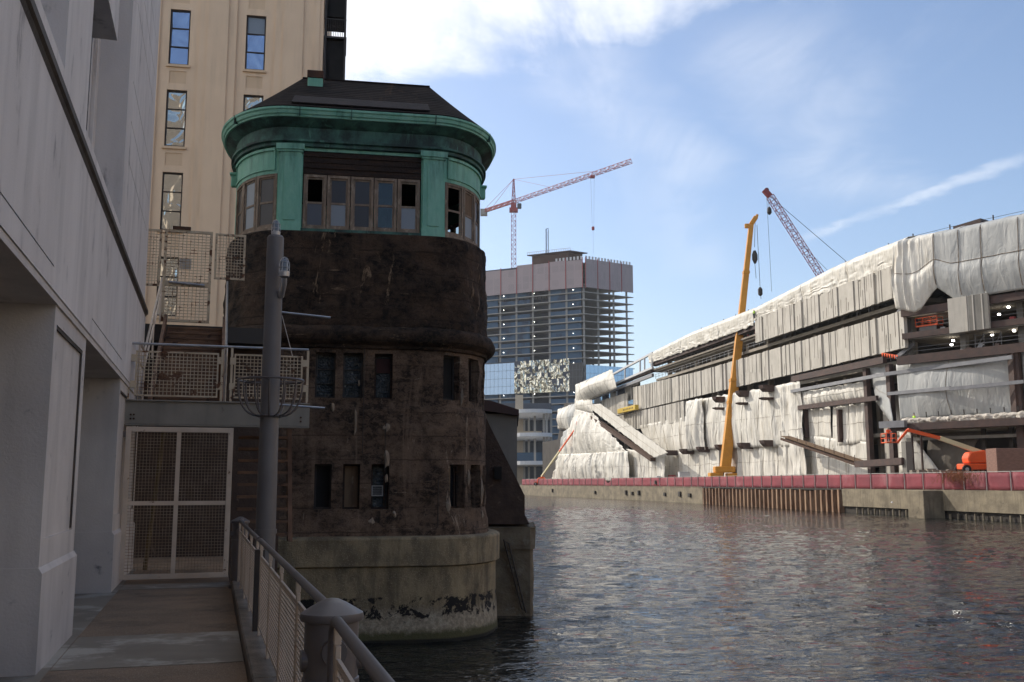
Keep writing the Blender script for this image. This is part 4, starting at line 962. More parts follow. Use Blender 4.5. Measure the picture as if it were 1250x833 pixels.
# low concrete frame with curved white slab edges, left of the wrapped building
cf = thing('curved_concrete_frame', 'low open concrete frame with curved white floor edges at the far end of the river', 'concrete frame', WORLD, (0, 420, 3))
for z in (11.2, 22.6, 32.2):
    pts = [(-30, 452), (-8, 447), (2, 440)] + [(9 + 7.5 * math.sin(t), 410 - 6 * math.cos(t) + 0) for t in [rad(a) for a in range(-70, 91, 20)]] + [(18, 470), (-30, 480)]
    slab([(x, y) for x, y in pts], z, z + 1.5).build('floor_slab', 'far_white', cf)
for px, Y in ((640, 445), (645.6, 438), (653, 425), (664, 412), (667.5, 410), (673, 412)):
    p = at(px, 560, Y); MB().box(p[0] - .45, p[0] + .45, Y - .4, Y + .4, 3.1, 32.2).build('column', 'far_slab', cf)
MB().box(-30, 18, 455, 458, 3.1, 40).build('back_wall', 'far_core', cf)
MB().box(-2, 13, 436, 436.4, 23.9, 26.3).build('plywood_hoarding', 'far_beige', cf); MB().box(-4, 13, 436, 436.4, 12.9, 17).build('safety_net', 'far_net', cf)
MB().box(1.5, 5, 446, 452, 3.1, 43).build('red_hoist_mast', 'far_beige', cf)

# ------------------------------------------------------------------ lattice helper and the tower crane
def lattice(p, q, w, bays, t, up=(0, 0, 1), tri=False, taper=1.):
    m = MB(); p = Vector(p); q = Vector(q); d = (q - p).normalized(); u = Vector(up)
    if abs(d.dot(u)) > .98: u = Vector((0, 1, 0))
    a = d.cross(u).normalized(); b = a.cross(d).normalized()
    def cor(i, f): s = w / 2 * (1 - (1 - taper) * f); return [p + (q - p) * f + a * sa * s + b * sb * s for sa, sb in (((-1, -1), (1, -1), (0, 1)) if tri else ((-1, -1), (1, -1), (1, 1), (-1, 1)))]
    c0, c1 = cor(0, 0), cor(0, 1); n = len(c0)
    for i in range(n): m.bar(c0[i], c1[i], t * 1.4)
    for k in range(bays):
        a0, a1 = cor(0, k / bays), cor(0, (k + 1) / bays)
        for i in range(n): j = (i + 1) % n; m.bar(a0[i], a1[j] if k % 2 else a1[i], t) if k % 2 else m.bar(a0[j], a1[i], t); m.bar(a1[i], a1[j], t)
    return m
YC = 545; xc = at(627, 250, YC)[0]; zj = at(627, 246, YC)[2]; zap = at(628, 219, YC)[2]
tc_ = thing('tower_crane', 'red and white lattice tower crane with a long jib standing over the tower under construction', 'tower crane', WORLD, (xc, YC, 3))
lattice((xc, YC, 3), (xc, YC, zj - 6), 2.6, 56, .17).build('mast', 'crane_red', tc_)
m = MB(); m.box(xc - 2.4, xc + 2.4, YC - 2.4, YC + 2.4, zj - 6, zj - 4.2); m.box(xc - 1.6, xc + 1.6, YC - 1.6, YC + 1.6, zj - 4.2, zj - 1.4); m.build('slewing_ring', 'crane_red', tc_)
MB().box(xc + 2, xc + 4.4, YC - 4.2, YC - 1.6, zj - 5, zj - 2.2).build('cab', 'far_core', tc_, bevel=.3)
lattice((xc, YC, zj - 1.5), (xc, YC, zap), 2.2, 6, .25, taper=.3).build('apex_tower', 'crane_red', tc_)
tip = Vector((at(770, 193, 476)[0], 476, zj + .8)); jd = (Vector((tip.x, tip.y, 0)) - Vector((xc, YC, 0))).normalized()
lattice((xc, YC, zj), tip, 2.1, 30, .14, tri=True).build('jib', 'crane_red', tc_)
m = MB(); P0 = Vector((xc, YC, zj + .4)); 
for i in range(29): f = (i + .5) / 29.5; q = P0.lerp(tip, f); m.bar(q + Vector((0, 0, .5)), q + jd * 1.4 + Vector((0, 0, -.9)), .2)
m.build('jib_lacing', 'crane_white', tc_)
cj = Vector((xc, YC, zj)) - jd * 27
lattice((xc, YC, zj), cj, 1.5, 10, .25).build('counter_jib', 'crane_red', tc_)
MB().box(cj.x - 2, cj.x + 2, cj.y - 2, cj.y + 2, zj - 2.5, zj + 1).build('counterweight', 'far_slab', tc_)
m = MB()
for f, z_ in ((.33, 1), (.72, 1)): q = P0.lerp(tip, f); m.bar((xc, YC, zap), q + Vector((0, 0, 1)), .13)
m.bar((xc, YC, zap), cj + Vector((0, 0, .8)), .13); m.bar((xc, YC, zap), cj + jd * 8 + Vector((0, 0, .8)), .13); m.build('tie_bar', 'crane_red', tc_)
tr_ = P0.lerp(tip, .70); MB().box(tr_.x - 1.2, tr_.x + 1.2, tr_.y - 1.2, tr_.y + 1.2, tr_.z - 2.1, tr_.z - 1.1).build('trolley', 'crane_red', tc_)
hz = at(729, 277, tr_.y)[2]; m = MB(); m.bar((tr_.x - .9, tr_.y, tr_.z - 2), (tr_.x - .4, tr_.y, hz), .07); m.bar((tr_.x + .9, tr_.y, tr_.z - 2), (tr_.x + .4, tr_.y, hz), .07); m.bar((tr_.x, tr_.y, hz), (tr_.x, tr_.y, hz - 14), .07); m.build('hoist_rope', 'dark_steel', tc_)
MB().box(tr_.x - .7, tr_.x + .7, tr_.y - .7, tr_.y + .7, hz - 1.8, hz).build('hook_block', 'crane_red', tc_, bevel=.2)

# ------------------------------------------------------------------ quay along the far bank
_rc = [0.]
for a, b in zip(RB, RB[1:]): _rc.append(_rc[-1] + math.dist(a, b))
def QP(u, o=0.):
    u = max(0, min(_rc[-1] - 1e-6, u)); i = max(k for k in range(len(_rc) - 1) if _rc[k] <= u); t = (u - _rc[i]) / (_rc[i + 1] - _rc[i])
    a, b = RB[i], RB[i + 1]; dx, dy = b[0] - a[0], b[1] - a[1]; l = math.hypot(dx, dy)
    return (a[0] + dx * t - dy / l * o, a[1] + dy * t + dx / l * o)
def uY(Y):
    for i in range(len(RB) - 1):
        if RB[i][1] <= Y <= RB[i + 1][1]: return _rc[i] + (Y - RB[i][1]) / (RB[i + 1][1] - RB[i][1]) * (_rc[i + 1] - _rc[i])
qw = thing('quay_wall', 'stained concrete quay wall with a rusty sheet pile section, along the far bank', 'quay wall', WORLD, (47, 140, 0))
uA, uB = uY(137.5), uY(192.5)
m = MB(); ribbon(m, QP, uY(55), uA, .85, 3.15, .5, step=.8, zstep=.35, disp=.09, dscale=.8); m.v += []; sweep(m, QP, [uY(55) + i * 4 for i in range(int((uA - uY(55)) / 4) + 1)], [(.46, 3.12), (.46, 3.17), (-.6, 3.17)]); sweep(m, QP, [uY(55) + i * 4 for i in range(int((uA - uY(55)) / 4) + 1)], [(.5, .86), (.05, .80)])
m.build('concrete_face', 'quay_conc', qw, smooth=True)
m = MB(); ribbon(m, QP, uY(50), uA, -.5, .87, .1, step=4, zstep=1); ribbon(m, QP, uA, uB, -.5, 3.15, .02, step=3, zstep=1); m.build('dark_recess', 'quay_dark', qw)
for k in range(46):
    x, y = QP(uY(70) + k * 1.45 + random.uniform(-.1, .1), .42); MB().tube([(x, y, -.6), (x + random.uniform(-.04, .04), y, random.uniform(.45, .75))], .13, 8).build('timber_pile', 'quay_conc', qw)
n = 33
for k in range(n):
    x, y = QP(uA + .8 + (uB - uA - 1.6) * k / (n - 1), .32); MB().box(x - .34, x + .34, y - .35, y + .35, -.5, 2.95 + random.uniform(-.12, .12)).build('sheet_pile', 'pile_rust', qw)
MB_ = MB(); sweep(MB_, QP, [uA + (uB - uA) * i / 12 for i in range(13)], [(.1, 3.0), (.55, 3.0), (.55, 3.2), (.1, 3.2)]); MB_.build('cap_beam', 'quay_dark', qw)
m = MB(); ribbon(m, QP, uB, _rc[-1] - 1, -.5, 3.15, .5, step=1.5, zstep=.5, disp=.09, dscale=.6); sweep(m, QP, [uB + i * 6 for i in range(int((_rc[-1] - uB) / 6))], [(.55, 3.12), (.55, 3.22), (-.6, 3.22)])
x, y = QP(uB, 0); m.box(x - .5, x + .4, y - .02, y + .3, -.5, 3.15)
m.build('concrete_face', 'quay_conc', qw, smooth=True)
m = MB()
for k, Y in enumerate((200, 206, 216, 232, 236, 240, 262, 300)): x, y = QP(uY(Y), .58); m.box(x - .1, x + .5, y - 1.2, y + 1.2 + (k % 3), 1.2, 1.9 + .3 * (k % 2))
m.build('broken_fender', 'quay_dark', qw)
sweep(MB(), QP, [0, 1], [(0, 0), (0, 1)])
xb, yb = QP(uY(116.5), 0); bq = Fr(xb, yb, 99.8)
MB().box(-1.4, 1.9, .3, 2.9, -.5, 3.12).build('concrete_buttress', 'quay_conc', fr=bq, base=(0, 1, 0), label='square concrete block jutting from the quay wall into the river', cat='buttress', bevel=.06)

# red screened fence
fn = thing('construction_fence', 'long fence hung with red mesh screens on the edge of the far quay', 'fence', WORLD, (50, 120, 3.1))
u = uY(70); k = 0; uE = uY(332)
while u < uE:
    st = 3.9 if u < uY(200) else 5.2
    m = MB(); nx, nz = 6, 4; sag = 1.2 if abs(u - uY(252)) < 3 else 0; st0 = 0
    for i in range(nx + 1):
        for j in range(nz + 1):
            f = i / nx; z = 3.22 + 1.88 * j / nz - (.02 + sag) * math.sin(f * math.pi) * (j / nz)
            x, y = QP(u + .05 + (st - .02) * f, -.25 + noise.noise(Vector(((u + f * st) * .8, j * .5, 3))) * .10); m.v.append((x, y, z))
    for i in range(nx):
        for j in range(nz): a = i * (nz + 1) + j; m.f.append((a, a + nz + 1, a + nz + 2, a + 1))
    m.build('mesh_screen', 'fence_red', fn, smooth=True, solid=.02)
    x, y = QP(u, -.12); MB().tube([(x, y, 3.1), (x, y, 5.2)], .055, 6).build('fence_post', 'fence_post', fn)
    u += st; k += 1
m = MB(); us_ = [uY(70) + (uE - uY(70)) * i / 60 for i in range(61)]
for a, b in zip(us_, us_[1:]): m.bar((*QP(a, -.22), 5.17), (*QP(b, -.22), 5.17), .07)
m.build('fence_rail', 'fence_post', fn)

# ------------------------------------------------------------------ the wrapped building
wb = thing('wrapped_building', 'long concrete and steel building being rebuilt, draped in white tarpaulin with bands of ribbed panels', 'building', W, (60, 0, 3))
def Z(px, py, y=0.): return W.ony(px, py, y)
W2 = Fr(*W.w(30.5, 0)[:2], 126)               # the near wing turns towards the river bend
def to_w(mb): mb.v = [(*W.l(*W2.w(x, y)[:2]), z) for x, y, z in mb.v]; return mb
def ZZ(px, py, y=0.):                          # point of the facade (either wing) seen at a pixel, in the frame of the long wing
    if px < 1092: a, z = W.ony(px, py, y); return (a, y, z)
    a, z = W2.ony(px, py, y); X_, Y_, _ = W2.w(a, y); return (*W.l(X_, Y_), z)
def lerp_tab(tab, a):
    for (a0, z0), (a1, z1) in zip(tab, tab[1:]):
        if a0 <= a <= a1: return z0 + (z1 - z0) * (a - a0) / (a1 - a0)
    return tab[0][1] if a < tab[0][0] else tab[-1][1]
TOP = [(29, 37.6), (40, 37.8), (49, 37.8), (79, 36.4), (112, 36.7), (141, 35.8)]
for z, a0, a1 in ((10.6, 30, 186), (20.6, 30, 186), (28.7, 30, 141), (33.6, 30, 140)):
    MB().box(a0, a1, -42, -1.2, z, z + .55).build('floor_slab', 'slab_conc', wb)
MB().box(79.5, 141, -42, -.8, 30.9, 31.3).build('floor_slab', 'slab_conc', wb)
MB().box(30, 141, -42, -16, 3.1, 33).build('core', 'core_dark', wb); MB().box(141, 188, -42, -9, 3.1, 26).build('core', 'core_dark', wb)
for i in range(17):
    a = 34 + i * 9.2
    MB().box(a - .45, a + .45, -3.2, -2.3, 3.1, 33.6 if a < 140 else 24.5).build('column', 'slab_conc', wb)
m = MB(); m.box(79.2, 141, -1.5, .15, 32.4, 33.2); m.build('edge_beam', 'primer', wb)
for z, a0, a1 in ((31.3, 80, 141), (29.25, 30, 141), (21.2, 32, 66)):
    m = MB()
    for h in (.5, 1.05): m.bar((a0, -.9, z + h), (a1, -.9, z + h), .07)
    a = a0
    while a < a1: m.bar((a, -.9, z), (a, -.9, z + 1.1), .07); a += 2.4
    m.build('guard_rail', 'pipe_grey', wb)
m = MB(); m.box(80, 141, -1.1, -.3, 31.28, 31.6); m.build('edge_clutter', 'rubble', wb)
for a in (83, 88, 96, 47, 60, 72):
    s_ = random.choice((-1, 1)); z = 31.3 if a > 79 else 29.2
    MB().bar((a, -1.8, z), (a + 2.4 * s_, -1.8, z + 2.6), .35).build('brace', 'pipe_grey', wb)
for a in (82, 85.5, 90): MB().box(a, a + .3, -1.2, -.9, 31.3, 33.6).build('prop', 'crane_red', wb)
def ribs(a0, a1, z0, z1, y, w=3.0):
    a = a0; 
    while a < a1 - .2:
        b = min(a + w, a1); m = MB(); m.box(a + .03, b - .03, y - .25, y, z0(a), z1(a)); x = a + .03
        while x < b - .05:
            fw = min(random.choice((.45, .7, .9, 1.1, 1.1)), b - .03 - x); d = random.choice((.06, .16, .26, .26, .36)); zz0, zz1 = z0(a), z1(a)
            if fw < .08: break
            if fw > .6 and random.random() < .6:       # short slot cut in a wide board
                h = random.uniform(.3, .6); zc_ = zz0 + (zz1 - zz0) * h; up_ = random.random() < .5; c_, d_ = (zc_, zz1) if up_ else (zz0 + .3, zc_)
                m.box(x, x + fw * .45, y + .002, y + d, zz0, zz1); m.box(x + fw * .45 + .16, x + fw, y + .002, y + d, zz0, zz1)
                m.box(x + fw * .45 + .002, x + fw * .45 + .158, y + .003, y + d - .002, zz0, c_ if not up_ else zc_)
                if not up_: m.box(x + fw * .45 + .002, x + fw * .45 + .158, y + .003, y + d - .002, d_, zz1)
            else: m.box(x, x + fw, y + .002, y + d, zz0, zz1)
            x += fw + random.choice((.0, .02, .02, .16))
        m.build('ribbed_panel', 'rib_panel', wb); a = b
ribs(30.2, 79, lambda a: 29.6, lambda a: 34.2 if a < 78 else 34, .35)
ribs(30.6, 154, lambda a: 22.3 if a < 107 else 22.3 - (a - 107) * .0, lambda a: 27.5 + max(0, a - 107) * .02, .35)
ribs(160, 186, lambda a: 22.2, lambda a: 27.5, .35)
ribs(116.8, 168, lambda a: 17.5, lambda a: 21.9, .45)
def gridcloth(name, fn, nu, nv, mat, parent=None):
    m = MB()
    for i in range(nu + 1):
        for j in range(nv + 1): m.v.append(fn(i / nu, j / nv))
    for i in range(nu):
        for j in range(nv): a = i * (nv + 1) + j; m.f.append((a, a + nv + 1, a + nv + 2, a + 1))
    return m.build(name, mat, parent or wb, smooth=True, solid=.06)
def folds(a, z, seed, amp, fx=.55, fz=.05):
    w_x = a * fx + .35 * noise.noise(Vector((a * fx * .5, z * .12, seed + 3))); r = lambda k, o: 1 - 2 * abs(noise.noise(Vector((w_x * k, z * fz * k * .7, seed + o))))
    return amp * (r(1, 0) * .85 + r(2.6, 9) * .42 + r(5.5, 17) * .20 + r(11, 23) * .07 + .5 * noise.noise(Vector((a * .3, z * .35, seed + 30))))
# parapet tarps, a 29..141: rolled top, ragged lower edge
def par(a0, a1, seed):
    def fn(u, v):
        a = a0 + (a1 - a0) * u; zt = lerp_tab(TOP, a) + .08 * noise.noise(Vector((a * .5, 0, 4))); zb = (33.0 if a > 79.5 else 33.9) + .35 * noise.noise(Vector((a * .5, 5, seed)))
        if v < .2: q = v / .2; return (a, -2.2 + 2.9 * math.sin(q * math.pi / 2), zt - .9 * (1 - math.cos(q * math.pi / 2)) + .25 * math.sin(q * math.pi))
        q = (v - .2) / .8
        return (a, .7 - .55 * q + folds(a + q * 1.6, zt * (1 - q), seed, .08 + .26 * q, .42, .02), (zt - .9) + (zb - zt + .9) * q)
    return fn
a = 29.3
for i, b in enumerate((45, 60, 78.5, 96, 118, 141)): gridcloth('parapet_tarp', par(a, b - .05, 3.), int((b - a) / .35), 18, 'tarp'); a = b
# near wing: floors, hanging tarps, beams
for z, d in ((10.9, 1.0), (20.0, .9), (23.5, .6), (26.6, .7), (33, .5)): to_w(MB().box(-60, 1.2, -34, -.9, z, z + d)).build('floor_slab', 'slab_conc', wb)
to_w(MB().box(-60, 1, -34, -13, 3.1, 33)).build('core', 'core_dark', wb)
for i in range(7):
    a = 1.0 - i * 7.75
    to_w(MB().box(a - .4, a + .4, -2.4, -1.6, 20.9, 33)).build('column', 'conc_grey', wb)
to_w(MB().box(-60, .6, .3, .75, 26.55, 27.55)).build('steel_beam', 'primer', wb)
to_w(MB().box(-60, .6, .3, .75, 23.45, 24.25)).build('steel_beam', 'primer', wb)
to_w(MB().box(-60, 1.4, .5, 1.1, 19.95, 21.1)).build('steel_beam', 'primer', wb)
def big(a, v):                                 # hanging tarps in the frame of the near wing
    zt = 37.75 + .12 * noise.noise(Vector((a * .8, 3, 3))); g_ = ((a + 1.5) % 15.) / 15
    zb = 27.7 + .9 * max(0, 1 - abs(a + 5.2) / 2.4) * 2.2 - .9 * max(0, 1 - abs(a + 1.8) / 2.6)
    z = zt + (zb - zt) * v
    y = -1.2 + 2.3 * math.sin(min(1, v * 9) * math.pi / 2) + .25 * math.sin(v * math.pi) + .35 * min(1, max(0, (v - .52) * 9)) - 2.6 * max(0, v - .74) ** 1.3
    rip = max(0, 1 - (abs(a) / 5.)) if a > -5 else 0
    y += folds(a, z, 21, .07 + .42 * rip, .5 + .5 * rip, .03) + .10 * noise.noise(Vector((a * .5, z * .35, 2)))
    return (a, y, z)
a = -60
for b in (-44, -32, -21.5, -11.7, -5.2, .9):
    m = MB(); nu, nv = int((b - a) / .25), 34
    for i in range(nu + 1):
        for j in range(nv + 1): m.v.append(big(a + (b - a) * i / nu, j / nv))
    for i in range(nu):
        for j in range(nv): q = i * (nv + 1) + j; m.f.append((q, q + nv + 1, q + nv + 2, q + 1))
    to_w(m).build('hanging_tarp', 'tarp_shaded' if b < .8 else 'tarp', wb, smooth=True, solid=.06); a = b - .02
for a in (-5.2, -8.6, -11.7, -16.5, -21.5): 
    m = MB(); m.tube([(big(a, v / 20)[0], big(a, v / 20)[1] + .08, big(a, v / 20)[2]) for v in range(20)], .035, 5); to_w(m).build('tie_rope', 'timber', wb)
m = MB(); m.tube([(a_ * .5, big(a_ * .5, .52)[1] + .10, big(a_ * .5, .52)[2]) for a_ in range(-110, 2)], .035, 5); to_w(m).build('tie_rope', 'timber', wb)
pts = [(*W.l(*W2.w(a, -1.5)[:2]), 38.2) for a in range(-54, 0, 6)]; a = 31
while a < 141: zt = lerp_tab(TOP, a); pts.append((a, -1.8, zt + .5)); a += 6.2
for p, q in zip(pts, pts[1:]): MB().bar(p, q, .045).build('roof_line', 'dark_steel', wb)
for p in pts: MB().bar((p[0], p[1], p[2] - .9), (p[0], p[1], p[2] + .35), .13).build('roof_stanchion', 'dark_steel', wb)
to_w(MB().prism([(-9.5, 37.0), (-5.6, 37.0), (-5.6, 38.6), (-9.5, 38.9)], -5, -3)).build('roof_plant_box', 'primer', wb)
def pxbar(p, q, y, t, d, mat, name, yd=None):     # straight bar between two points of the facade
    return MB().bar(ZZ(*p, y), ZZ(*q, y), d, t, up=(0, 0, 1)).build(name, mat, wb)
pxbar((968, 463), (1080, 439.5), 1.2, .95, .6, 'primer', 'steel_beam')
m = MB(); m.box(-12.0, -6.55, .9, 1.2, 23.35, 27.95)
for x in (-9.2, -10.1, -11.3): m.box(x, x + .16, 1.202, 1.32, 23.35, 27.95)
to_w(m).build('precast_panel', 'rib_panel', wb)
to_w(MB().box(-12.0, -9.4, 1.203, 1.26, 23.36, 27.94)).build('panel_rib', 'conc_grey', wb)
for p, q in (((1094, 437), (1116, 420)), ((1095, 385), (1109, 364)), ((1186, 437), (1200, 420))): pxbar(p, q, -.8, .5, .4, 'pipe_grey', 'brace')
m = MB()
for z in (25.2, 25.7, 21.9, 22.4): m.bar((-55, -1.1, z), (0, -1.1, z), .05)
to_w(m).build('guard_rail', 'pipe_grey', wb)
for i in range(16): a = random.uniform(-16, -2); z = random.choice((24.25, 21.0)); to_w(MB().box(a, a + random.uniform(.15, .9), -1.6, -1.1, z, z + random.uniform(.2, 1.0))).build('site_clutter', random.choice(('rubble', 'primer', 'pipe_grey', 'crane_red')), wb)
m = MB()
for x0 in (-8.2,): 
    for z in (21.1, 22.1, 23.1): m.bar((x0, -2, z), (x0 - 3.5, -2, z), .09)
    for x in (0, -1.2, -2.4, -3.5): m.bar((x0 + x, -2, 21.0), (x0 + x, -2, 23.3), .09)
    m.bar((x0, -2, 21.1), (x0 - 1.2, -2, 23.1), .08); m.bar((x0 - 2.4, -2, 21.1), (x0 - 3.5, -2, 23.1), .08)
to_w(m).build('scaffold', 'pipe_grey', wb)
for px, py in ((1231, 375), (1219.5, 384), (1143.5, 398.5), (1238, 404), (1211, 409), (1163.5, 416), (1161.5, 421), (1189, 540), (1249, 403)):
    a, y_, z = ZZ(px, py, -3.2); MB().tube([(a, y_ - .13, z), (a, y_ + .13, z)], .13, 8).build('work_lamp', 'lamp_on', wb)
# rusty columns of the near end
for (xt, yt), (xb, yb), w_c in (((1085, 445), (1093, 577), .95), ((1057, 450), (1067, 577), .85), ((1235, 430), (1241, 507), 1.0), ((1024, 500), (1025, 540), .55), ((983, 500), (984, 535), .5)):
    a, y_, z1_ = ZZ(xt, yt, .6); MB().box(a - w_c / 2, a + w_c / 2, y_ - .4, y_ + .3, 3.1 if yb > 560 else ZZ(xb, yb, .6)[2], z1_).build('steel_column', 'primer', wb)
pxbar((966, 478), (1081, 457), 1.6, .5, .3, 'pipe_grey', 'steel_pipe'); pxbar((1081, 457), (1236, 436), 1.6, .5, .3, 'pipe_grey', 'steel_pipe')
pxbar((1084, 481), (1160, 474), 1.6, .45, .3, 'pipe_grey', 'steel_pipe'); pxbar((1160, 475), (1250, 466), 1.6, .45, .3, 'pipe_grey', 'steel_pipe')
pxbar((975, 498), (1071, 486), 1.3, .7, .4, 'primer', 'steel_beam')
def wrap(corners, y, seed, amp=.25, mat='tarp', fx=.6, fz=.05, belly=.0, dens=.22, closed_edge=False):
    C = [Vector(ZZ(*c, y)) for c in corners]
    if corners[1][0] > 1092 and corners[0][0] < 1092: C = [Vector((*W.l(*W2.w(W2.ony(*c, y)[0], y)[:2]), W2.ony(*c, y)[1])) for c in corners]
    tl, tr, br, bl = C
    def fn(u, v):
        p = tl.lerp(tr, u).lerp(bl.lerp(br, u), v)
        if not closed_edge: p = p + Vector((0, 0, .16 * noise.noise(Vector((p.x * .6, v, seed)))))
        return (p.x, p.y + folds(p.x, p.z, seed, amp, fx, fz) + belly * math.sin(v * math.pi) * math.sin(u * math.pi), p.z)
    nu = max(6, int((tl - tr).length / dens)); nv = max(6, int((tl - bl).length / .6)); cloth = gridcloth('wrap_tarp', fn, min(nu, 200), nv, mat)
    if (tl - tr).length > 7 and (tl - bl).length > 4:
        k = max(2, int((tl - tr).length / 5.5))
        for i in range(1, k):
            m = MB(); m.tube([tuple(Vector(fn(i / k, j / 16)) + Vector((0, .06, 0))) for j in range(17)], .035, 4); m.build('tarp_seam', 'seam_tape', cloth)
    m = MB(); m.tube([tuple(Vector(fn(j / 30, .5)) + Vector((0, .07, 0))) for j in range(31)], .025, 4); m.build('tie_rope', 'seam_tape', cloth)
    return cloth
wrap([(1094, 445), (1234, 430), (1238, 508), (1100, 514)], .0, 31, .12, 'tarp_shaded', .3, .04, .9)
for x0, x1 in ((-29, -15.2), (-44, -30), (-59, -45)):
    def bay(u, v, x0=x0, x1=x1): a = x0 + (x1 - x0) * u; z = 20.1 - 7.9 * v; return (*W.l(*W2.w(a, .0 + folds(a, z, 33, .12, .4) + .6 * math.sin(v * 3.14) * math.sin(u * 3.14))[:2]), z)
    gridcloth('wrap_tarp', bay, 46, 14, 'tarp_shaded')
    to_w(MB().box(x1 + .1, x1 + 1.0, .1, .8, 3.1, 20)).build('steel_column', 'primer', wb)
wrap([(1062, 450), (1082, 448), (1092, 520), (1070, 490)], .0, 35, .15, 'tarp_shaded', .5, .05, .3)
wrap([(975, 480), (1056, 466), (1058, 486), (976, 498)], .5, 37, .32, 'tarp', .8, .12, .5)
wrap([(985, 499), (1015, 496), (1016, 535), (985, 535)], .0, 39, .15, 'tarp', .8)
wrap([(1018, 496), (1058, 490), (1060, 540), (1018, 545)], .0, 41, .22, 'tarp', 1.1)
wrap([(975, 530), (1062, 540), (1064, 582), (970, 584)], -.1, 43, .25, 'tarp', .7)
MB().box(Z(1088, 540)[0], Z(1068, 540)[0], -2.2, -1.5, 3.1, 17).build('infill_wall', 'rib_panel', wb)
wrap([(955, 470), (978, 465), (988, 583), (960, 584)], 1.0, 45, .4, 'tarp', .8, .05)
wrap([(855, 488), (966, 468), (968, 545), (846, 549)], .9, 47, .42, 'tarp', .38, .05, .4)
wrap([(840, 490), (860, 486), (864, 549), (838, 551)], 1.6, 49, .5, 'tarp', .5, .05, .9)
wrap([(782, 520), (842, 508), (842, 551), (798, 557)], .3, 51, .35, 'tarp', .42, .05, .2)
wrap([(798, 555), (884, 546), (884, 586), (798, 587)], .4, 53, .42, 'tarp', .42, .04)
wrap([(886, 546), (972, 538), (972, 585), (886, 586)], .4, 55, .42, 'tarp', .42, .04)
MB().box(Z(884.5, 550)[0] - .6, Z(884.5, 550)[0] + .6, .3, 1.0, 3.1, 11).build('steel_column', 'dark_steel', wb)
for px, py in ((878, 488), (907, 481), (936, 474.5), (878, 499), (907, 493), (936, 487), (780, 557), (818, 553), (837, 551.5), (858, 549), (881, 546.5), (909, 544.5), (937, 541.5)):
    a, z = Z(px, py, 2.2); hh = .55 if py not in (499, 493, 487) else .2
    MB().box(a - .9, a + .9, .2, 2.6, z - hh, z + hh).prismx([(2.6, z - hh), (2.6, z + hh), (3.4, z + hh), (3.2, z)], a - .9, a + .9).build('beam_stub', 'primer', wb)
# canopy and dark ground floor opening at the near end
to_w(MB().box(-60, 1.8, 1.6, 2.8, 10.9, 11.8)).build('canopy_beam', 'primer', wb); to_w(MB().box(-60, 1.0, -.9, 2.0, 11.2, 11.6)).build('canopy_deck', 'primer', wb)
to_w(MB().box(-.8, 3.0, 2.9, 3.6, 11.3, 12.2)).build('canopy_beam', 'pipe_grey', wb)
def foam(u, v):
    a = .4 - 60 * u; r = .42 + .22 * noise.noise(Vector((a * 1.1, 0, 2))) + .18 * noise.noise(Vector((a * 2.5, v * 6, 5))); t = v * math.pi * 2
    return (*W.l(*W2.w(a, 1.9 + r * 1.7 * math.cos(t))[:2]), 12.1 + r * math.sin(t))
gridcloth('canopy_wrap', foam, 240, 10, 'snow_foam')
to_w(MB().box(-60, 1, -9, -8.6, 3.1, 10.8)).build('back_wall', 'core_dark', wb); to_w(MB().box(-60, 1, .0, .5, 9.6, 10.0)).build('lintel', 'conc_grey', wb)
wrap([(1100, 528), (1112, 528), (1150, 577), (1100, 577)], .2, 61, .25, 'tarp', .9)
def sag(u, v): a = -1.0 - 7.5 * u; z = 10.6 + (3.6 - 10.6) * v; return (*W.l(*W2.w(a + 2.0 * math.sin(v * math.pi / 2) * (u - .3), -2.0 + 1.6 * math.sin(v * 2.6) + folds(a, z, 5, .15))[:2]), z)
gridcloth('sagging_tarp', sag, 40, 20, 'canvas_brown')
for a in (-9.0, -12.6, -18, -26, -34): to_w(MB().box(a - .25, a + .25, -1.4, -.9, 3.1, 10.9)).build('steel_column', 'core_dark', wb)
for px in (1124, 1113): a, y_, z = ZZ(px, 530, 2.2); MB().box(a - .12, a + .12, y_ - .1, y_ + .1, 3.1, 11).build('canopy_post', 'primer', wb)
for i in range(9): a = -1 - i * 1.75; to_w(MB().bar((a, 1.4, 11.7), (a + .05, 1.4, 13.3), .10)).build('stanchion', 'dark_steel', wb)
# sloping steel gangway
g0, g1, g2 = Z(959, 536, 4), Z(1050, 567, 4), Z(1108, 563, 4)
for dy in (3.2, 4.0, 4.8): MB().bar((g0[0], dy, g0[1]), (g1[0], dy, g1[1]), .25, .35).build('gangway_beam', 'rust', wb)
MB().bar((g1[0], 4, g1[1]), (g2[0], 4, g2[1]), 1.8, .9).build('gangway_landing', 'primer', wb)
MB().bar((g0[0], 4, g0[1] + .45), (g1[0], 4, g1[1] + .45), 1.7, .08).build('gangway_deck', 'timber', wb)
for i in range(9):
    m = MB(); f = i / 8; a, z = g0[0] + (g1[0] - g0[0]) * f, g0[1] + (g1[1] - g0[1]) * f; m.bar((a, 4.8, z), (a, 4.8, z + 1.3), .07); m.build('gangway_post', 'primer', wb)
a, z = Z(1108, 560, 4); MB().box(a - .5, a + .5, 3.6, 4.5, 3.1, z + 2.2).build('gangway_column', 'conc_grey', wb)
